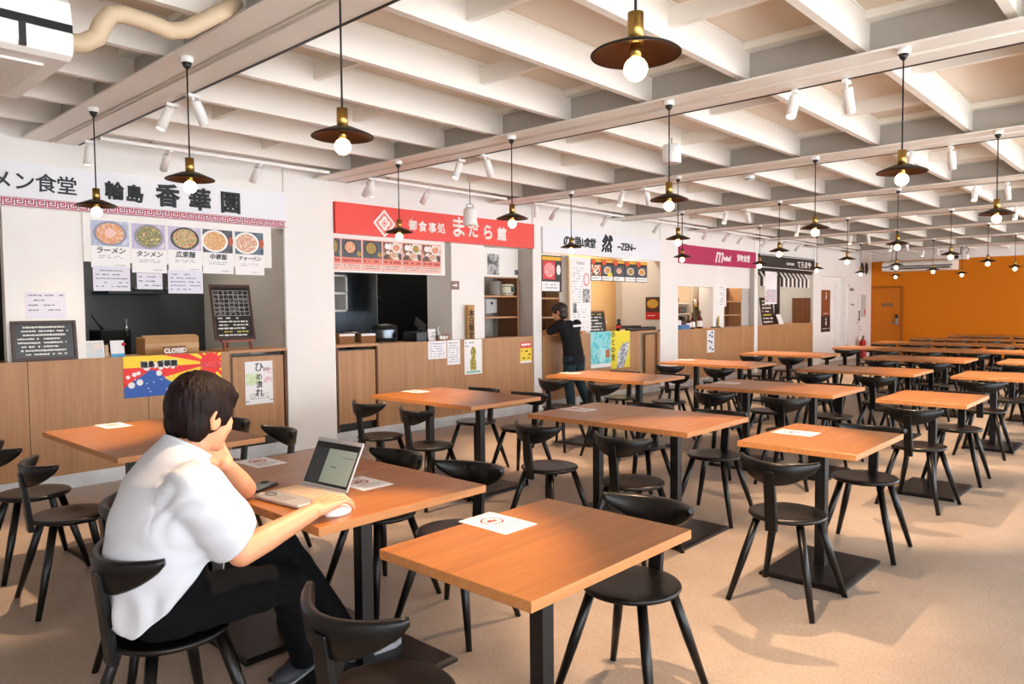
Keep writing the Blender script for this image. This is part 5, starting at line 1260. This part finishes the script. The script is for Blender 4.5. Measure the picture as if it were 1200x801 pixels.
def hand_blobs(wrist, knuck, up, spread, curl_tip, side, finger_len=(.066, .076, .072, .058), fr=.0076):
    """palm from wrist to knuckles, four separate fingers and a thumb; side=+1 puts the thumb towards +across"""
    w = Vector(wrist); k = Vector(knuck); d = (k - w).normalized(); up = Vector(up); up = (up - d * up.dot(d)).normalized(); ac = up.cross(d).normalized() * side
    B = []
    for i in range(4):                                   # metacarpals, thumb side first
        o = ac * (spread * (1.5 - i)); kk = k + o - d * (.004 * abs(i - 1)); B.append(capsule([w + o * .55, kk], [.017, .0125], 12))
        L = finger_len[i]; p0 = kk; p1 = kk + d * L * .5 + up * (-.004); p2 = kk + d * L * .85 - up * curl_tip * .5; p3 = kk + d * L * 1.05 - up * curl_tip
        f = ac * (.10 * spread * (1.5 - i))
        B.append(capsule([p0, p1 + f * .3, p2 + f * .7, p3 + f], [.0092, .0084, fr, .0064], 10))
    t0 = w + d * .02 + ac * spread * 1.3; t1 = w + d * .045 + ac * (spread * 2.6) - up * .008; t2 = t1 + d * .032 + ac * .006 - up * .010; t3 = t2 + d * .022 - up * .006
    B.append(capsule([t0, t1, t2, t3], [.017, .0125, .0105, .0082], 10))
    return B
# --- seated person in white, elbow on the table, hand on the mouse
pr = empty('person', (.958, 2.3793, -.0429)); pr.scale = (1.03, 1.03, 1.03); tag(pr, 'seated person in a white T-shirt leaning on one elbow at an open laptop', 'person')
OFF = Matrix.Translation((-.93, -2.31, 0))
def mv(bl):
    for q in bl: q.xf(OFF)
    return bl
HP = V(1.062, 2.325, 1.106); HR = Matrix.Rotation(radians(9), 3, 'Z') @ Matrix.Rotation(radians(9), 3, 'Y')
RS, RE, RW, RK = V(.945, 2.135, .925), V(1.045, 2.06, .715), V(1.318, 2.090, .780), V(1.390, 2.098, .796)
LS, LE, LW, LK = V(1.03, 2.485, .925), V(1.305, 2.535, .781), V(1.168, 2.405, .912), V(1.140, 2.425, .968)
body = head_blobs(HP, HR)
body += [capsule([V(.985, 2.315, .93), V(1.03, 2.322, 1.03)], [.062, .054]), loft([(.90, 2.30, .50, .12, .16, 0), (.91, 2.30, .62, .115, .145, 0), (.93, 2.305, .78, .115, .15, .1), (.955, 2.31, .90, .105, .17, .25), (.985, 2.315, .955, .07, .10, .3)])]
body += [capsule([RS, RS.lerp(RE, .55), RE, RE.lerp(RW, .3), RW], [.055, .047, .042, .041, .026]), capsule([LS, LS.lerp(LE, .55), LE, LE.lerp(LW, .3), LW], [.055, .047, .040, .040, .026])]
body += [capsule([V(.92, 2.22, .55), V(1.28, 2.22, .51), V(1.46, 2.42, .17)], [.07, .042, .028]), capsule([V(.92, 2.40, .54), V(1.38, 2.44, .56), V(1.64, 2.40, .19)], [.07, .042, .026])]
body += hand_blobs(RW, RK, (-.2, -.12, 1), .0225, .046, 1) + [ell(tuple(RW.lerp(RK, .55)), (.038, .036, .016))]
body += hand_blobs(LW, LK, (.1, .95, .1), .0170, .022, -1, finger_len=(.058, .068, .064, .05))
bo = fuse('body', mv(body), .0036, M_skin, pr, smooth=3, sfac=.35)
T = lambda p: HP + HR @ Vector(p)
for s in (-1, 1):
    MB().ball((0, 0, 0), .0125, 16, 10).xf(OFF @ Matrix.Translation(T((.0665, s * .030, .000)))).build('eye', mat('eye_white', 'F0EDE8', .2), pr)
    capsule([T((.088, s * .016, .026)), T((.090, s * .032, .030)), T((.080, s * .048, .026))], [.003, .0032, .002], 8).xf(OFF).build('eyebrow', M_hair, pr)
def strands(c):
    return .0035 * noise.noise(Vector((c.x * 30, c.y * 30, c.z * 6))) + .003 * noise.noise(Vector((c.x * 75, c.y * 75, c.z * 10)))
hair = [ell(T((-.018, 0, .026)), (.109, .094, .108), HR), ell(T((-.050, 0, -.020)), (.060, .078, .070), HR), ell(T((-.048, 0, -.055)), (.040, .056, .036), HR), ell(T((.020, 0, .060)), (.072, .082, .060), HR),
        ell(T((.038, 0, .052)), (.048, .072, .050), HR), ell(T((.016, -.064, .012)), (.042, .026, .052), HR), ell(T((.016, .064, .012)), (.042, .026, .052), HR), ell(T((-.05, -.052, -.03)), (.045, .036, .06), HR), ell(T((-.05, .052, -.03)), (.045, .036, .06), HR),
        capsule([T((.028, -.078, .0)), T((.030, -.076, -.030))], [.012, .005], 8), capsule([T((.028, .078, .0)), T((.030, .076, -.030))], [.012, .005], 8)]
for i in range(9):
    t = -.06 + .015 * i; hair.append(capsule([T((.068, t, .060)), T((.082 - abs(t) * .25, t, .020 - .004 * (i % 3)))], [.014, .004], 8))
for i in range(11):
    t = -1 + .2 * i; hair.append(capsule([T((-.052, .05 * t, -.045)), T((-.070 + .02 * abs(t), .056 * t, -.090 + .008 * (i % 2) + .012 * abs(t)))], [.018, .005], 8))
fuse('hair', mv(hair), .0045, M_hair, pr, smooth=2, fold=strands)
def tee_fold(c):
    x, y, z = c.x + .93, c.y + 2.31, c.z
    a = .007 * noise.noise(Vector((x * 9, y * 7, z * 9 + 3)))
    q = x * .75 - z * .9 + .3 * noise.noise(Vector((x * 5, y * 5, z * 5)))
    a += .0085 * sin(q * 46) * max(0, min(1, (.80 - z) * 5)) * (.35 + .65 * abs(noise.noise(Vector((x * 6, y * 6, z * 6)))) * 2)
    q2 = (x + z) * .7 + .25 * noise.noise(Vector((x * 6, y * 6, z * 6 + 9)))
    a += .006 * sin(q2 * 60) * max(0, min(1, (z - .72) * 6)) * max(0, min(1, (2.22 - y) * 10))
    a -= .0022 * math.exp(-((y - 2.172 - .12 * (z - .9)) / .004) ** 2) * (1 if z > .80 and x < 1.02 else 0)   # sleeve seam
    return a
tee = [loft([(.905, 2.30, .425, .150, .200, 0), (.905, 2.30, .50, .158, .205, 0), (.922, 2.30, .60, .168, .200, 0), (.922, 2.302, .70, .162, .198, .04), (.925, 2.305, .80, .148, .200, .12), (.950, 2.31, .885, .130, .205, .28), (.982, 2.315, .950, .100, .165, .40), (1.003, 2.318, .995, .078, .086, .56), (1.012, 2.32, 1.03, .066, .072, .58)], 36),
       ell((.945, 2.19, .885), (.105, .11, .085)), ell((.975, 2.43, .885), (.10, .11, .085)),
       capsule([V(.945, 2.135, .905), V(1.0, 2.095, .81), V(1.055, 2.07, .725)], [.090, .087, .084], 20), capsule([V(1.0, 2.475, .90), V(1.13, 2.515, .83), V(1.24, 2.53, .775)], [.092, .086, .08], 20)]
def tee_cut(c, n):
    x, y, z = c.x + .93, c.y + 2.31, c.z
    if y < 2.24 and (x - 1.035) * .70 - (z - .762) * .71 > 0: return True
    if y > 2.42 and x > 1.20: return True
    if (z - 1.004) * .83 + (x - 1.006) * .56 > 0.004 and z > .9: return True
    return z < .468 + (3.6 * (x - .93) ** 2 if x > .93 else 1.5 * (x - .93) ** 2)
fuse('t_shirt', mv(tee), .0065, M_tee, pr, smooth=16, cut=tee_cut, fold=tee_fold, solid=.0025)
# neckband
nb = MB(); R = []
pts = [V(1.006 + .073 * cos(t) * .83, 2.319 + .080 * sin(t), 1.004 - .073 * cos(t) * .56) for t in [2 * pi * i / 32 for i in range(33)]]
MB().tube(pts, .0062, 8, False).xf(OFF).build('neckband', M_tee, pr)
trs = [loft([(.91, 2.30, .50, .120, .165, 0), (.912, 2.30, .62, .124, .158, 0), (.915, 2.30, .70, .11, .145, 0)]), ell((.905, 2.30, .552), (.128, .185, .096)), ell((.90, 2.215, .542), (.122, .10, .080)), ell((.90, 2.385, .542), (.122, .10, .080)),
       capsule([V(.94, 2.205, .548), V(1.10, 2.20, .540), V(1.285, 2.225, .515)], [.086, .080, .064], 20), capsule([V(1.285, 2.225, .515), V(1.36, 2.30, .37), V(1.465, 2.43, .135)], [.064, .060, .050], 20),
       capsule([V(.94, 2.395, .552), V(1.15, 2.42, .560), V(1.385, 2.44, .562)], [.092, .086, .068], 20), capsule([V(1.385, 2.44, .562), V(1.52, 2.43, .36), V(1.655, 2.40, .145)], [.068, .062, .048], 20)]
def trs_fold(c): return .0035 * noise.noise(Vector((c.x * 14, c.y * 14, c.z * 18))) + .002 * sin((c.x * 1.2 + c.z) * 60 + 4 * noise.noise(Vector((c.x * 6, c.y * 6, c.z * 6))))
fuse('trousers', mv(trs), .0065, M_trs, pr, smooth=4, fold=trs_fold, cut=lambda c, n: False)
def shoe(loc, rz, parent, off):
    M = off @ Matrix.Translation(loc) @ Matrix.Rotation(rz, 4, 'Z')
    up = [ell((.085, 0, .040), (.068, .044, .030)), ell((.02, 0, .048), (.075, .040, .042)), ell((-.055, 0, .050), (.050, .036, .045)), capsule([(-.045, 0, .06), (-.04, 0, .105)], [.042, .042])]
    for q in up: q.xf(M)
    o = fuse('shoe', up, .006, M_shoe, parent, smooth=3)
    out = [(.150 , 0), (.140, .028), (.10, .046), (.03, .043), (-.05, .038), (-.09, .030), (-.108, 0)]; out = out + [(x, -y) for x, y in reversed(out[1:-1])]
    s = MB().prism(out, 0, .024, 2); s.xf(M); s.build('sole', M_sole, o)
    l = MB()
    for i in range(4): l.tube([(.02 + .018 * i, -.022, .083 - .006 * i), (.02 + .018 * i, 0, .093 - .007 * i), (.02 + .018 * i, .022, .083 - .006 * i)], .003, 6)
    l.xf(M); l.build('laces', mat('grey_lace', '5A5C62', .8), o)
shoe((1.485, 2.475, .0425), radians(200), pr, OFF)
shoe((1.735, 2.395, .0640), radians(-4), pr, OFF)
# --- laptop, mouse, phone
p0, p1 = V(1.338, 2.50, .7205), V(1.60, 2.478, .7205)
LR = radians(5.); L0 = V(1.494, 2.474, .7212)
r = empty('laptop', L0, LR); tag(r, 'silver laptop open in front of the seated person, dark screen with a grey window', 'laptop')
M_lap = mat('silver_aluminium', 'B4B4B8', .42, .35); M_key_ = mat('beige_keys', 'CBB49A', .6)
hx, hy = .112, .137
MB().rbox(-hx, hx, -hy, hy, 0.0, .014, .010).build('base', M_lap, r)
kb = MB()
for a in range(6):
    for c in range(14): kb.box(.082 - a * .0178 - .0155, .082 - a * .0178, -.130 + c * .0187, -.130 + c * .0187 + .0162, .014, .0158)
kb.build('keyboard', M_key_, r)
MB().box(-.095, -.042, -.042, .042, .014, .0146).build('touchpad', mat('grey_pad', 'A9A49E', .4, .5), r)
tb = MB().tube([(-.068 + .018 * cos(t), .085 + .026 * sin(t), .0150) for t in [2 * pi * i / 24 for i in range(25)]], .0016, 6, False); tb.build('round_sticker', mat('dark_grey_print', '4A4A4E', .5), r)
MB().box(-.088, -.068, .122, .140, .014, .0146).build('label_sticker', M_paper, r)
lid = empty('lid', (hx - .004, 0, .014)); lid.parent = r; lid.rotation_euler = (0, radians(27), 0)
MB().rbox(.0, .007, -hy, hy, .002, .198, .003).build('lid_shell', M_lap, lid)
MB().box(-.0012, .0, -hy + .006, hy - .006, .012, .182).build('screen', mat('dark_screen', '101216', .12, emit=.0), lid)
MB().box(-.0018, -.0012, -hy + .012, hy - .095, .022, .158).build('app_window', mat('lit_window', '7E8A80', .3, emit=.22), lid)
MB().box(-.0018, -.0012, hy - .09, hy - .012, .022, .158).build('side_bar', mat('lit_side_bar', '24282E', .3, emit=.15), lid)
b = MB(); b.box(-.0023, -.0018, -.03, .0, .085, .089); b.box(-.0023, -.0018, -.12, -.05, .128, .130).build('window_text', mat('screen_text', '3A423C', .5), lid)
MB().ball((-.0005, 0, .190), .002, 8, 6).build('webcam', M_plk, lid)
r = empty('computer_mouse', (1.462, 2.178, .7202), radians(8)); tag(r, 'white computer mouse under the hand of the seated person', 'computer mouse')
MB().lathe([(.001, 0), (.030, 0), (.032, .006), (.030, .018), (.022, .027), (.010, .031), (.001, .032)], 28).xf(Matrix.Diagonal((1.75, 1.0, 1, 1))).build('shell', M_plw, r)
MB().cone((.028, -.003, .027), (.028, .003, .027), .005, .005, 10).build('scroll_wheel', M_plk, r)
MB().box(.010, .052, -.0006, .0006, .020, .0302).build('button_gap', M_inkg, r)
r = empty('mobile_phone', (1.475, 2.735, .7205), radians(28)); tag(r, 'dark mobile phone lying on the table beyond the laptop keyboard', 'phone')
MB().rbox(-.075, .075, -.037, .037, 0, .009, .010).build('case', mat('phone_case', '2A2C30', .3), r); MB().box(-.070, .070, -.034, .034, .009, .0096).build('glass', mat('phone_glass', '3E4246', .08), r); MB().rbox(.04, .07, .005, .03, .0096, .012, .006).build('camera_bump', M_plk, r)
# --- customer in black leaning at the third stall
M_blk = mat('black_jersey', '17181C', .8, var=.1, scale=8, spec=.25); M_teal = mat('dark_teal_cotton', '14323C', .8, var=.1, scale=8)
wr = empty('person', (8.25, 6.36, 0)); tag(wr, 'standing person in a black top and dark teal trousers leaning on the food counter', 'person')
WO = Matrix.Translation((-8.30, -6.36, 0))
def mw(bl):
    for q in bl: q.xf(WO)
    return bl
WH = V(8.10, 6.52, 1.375); WR = Matrix.Rotation(radians(108), 3, 'Z') @ Matrix.Rotation(radians(8), 3, 'Y')
ls, le, lw = V(8.06, 6.46, 1.20), V(8.00, 6.60, 1.105), V(8.01, 6.82, 1.072); rs, re, rw = V(8.36, 6.42, 1.19), V(8.42, 6.52, .97), V(8.34, 6.66, 1.075)
wb_ = head_blobs(WH, WR) + [capsule([V(8.16, 6.47, 1.20), WH + V(0, 0, -.06)], [.06, .05]), loft([(8.24, 6.38, .72, .15, .115, 0), (8.23, 6.40, .92, .13, .10, 0), (8.21, 6.44, 1.10, .16, .10, 0), (8.20, 6.46, 1.21, .10, .07, 0)]),
       capsule([ls, le, lw], [.052, .042, .026]), capsule([rs, re, rw], [.052, .042, .026]), capsule([V(8.16, 6.38, .72), V(8.17, 6.42, .42), V(8.20, 6.40, .09)], [.085, .058, .04]), capsule([V(8.32, 6.36, .72), V(8.38, 6.40, .42), V(8.52, 6.36, .09)], [.085, .058, .04])]
wb_ += hand_blobs(lw, lw + V(0, .075, -.004), (0, 0, 1), .018, .012, -1) + hand_blobs(rw, rw + V(-.03, .07, -.004), (0, 0, 1), .018, .012, 1)
fuse('body', mw(wb_), .006, M_skin, wr, smooth=3, sfac=.4)
TW = lambda p: WH + WR @ Vector(p)
fuse('hair', mw([ell(TW((-.016, 0, .03)), (.108, .09, .10), WR), ell(TW((-.055, 0, -.04)), (.06, .078, .08), WR), ell(TW((.04, 0, .055)), (.062, .075, .052), WR), ell(TW((-.05, -.05, -.04)), (.045, .036, .06), WR), ell(TW((-.05, .05, -.04)), (.045, .036, .06), WR)]), .006, mat('black_brown_hair', '2A1C18', .5, var=.4, scale=20), wr, smooth=2, fold=strands)
top = [loft([(8.24, 6.38, .64, .175, .14, 0), (8.24, 6.385, .80, .165, .13, 0), (8.225, 6.40, .95, .160, .122, 0), (8.21, 6.435, 1.10, .182, .118, 0), (8.20, 6.455, 1.19, .165, .095, 0), (8.19, 6.47, 1.25, .075, .07, 0)]),
       capsule([ls, ls.lerp(le, .6), le], [.072, .066, .060]), capsule([rs, rs.lerp(re, .6), re], [.072, .066, .060])]
fuse('black_top', mw(top), .008, M_blk, wr, smooth=4, fold=lambda c: .005 * noise.noise(Vector((c.x * 12, c.y * 12, c.z * 10))))
MB().box(-.09, .09, -.004, .004, -.014, .014).xf(WO @ Matrix.Translation((8.245, 6.318, 1.175)) @ Matrix.Rotation(radians(-2), 4, 'Y') @ Matrix.Rotation(radians(-20), 4, 'X')).build('back_print', M_paper, wr)
fuse('trousers', mw([ell((8.24, 6.38, .74), (.165, .13, .12)), capsule([V(8.16, 6.38, .72), V(8.17, 6.42, .42), V(8.20, 6.40, .10)], [.098, .078, .064]), capsule([V(8.32, 6.36, .72), V(8.38, 6.40, .42), V(8.52, 6.36, .10)], [.098, .078, .064])]), .008, M_teal, wr, smooth=4, fold=lambda c: .004 * noise.noise(Vector((c.x * 12, c.y * 12, c.z * 14))))
shoe((8.205, 6.42, 0), radians(85), wr, WO); shoe((8.53, 6.38, 0), radians(70), wr, WO)
# ------------------------------------------------------------------ lettering becomes real meshes
bpy.context.view_layer.update()
dg = bpy.context.evaluated_depsgraph_get()
for o in [o for o in COL.objects if o.type == 'FONT']:
    me = bpy.data.meshes.new_from_object(o.evaluated_get(dg)); me.name = 'lettering'
    n = bpy.data.objects.new('lettering', me); COL.objects.link(n)
    n.parent = o.parent; n.location = o.location; n.rotation_euler = o.rotation_euler; n.scale = o.scale
    if not me.materials: me.materials.append(o.data.materials[0])
    bpy.data.objects.remove(o, do_unlink=True)
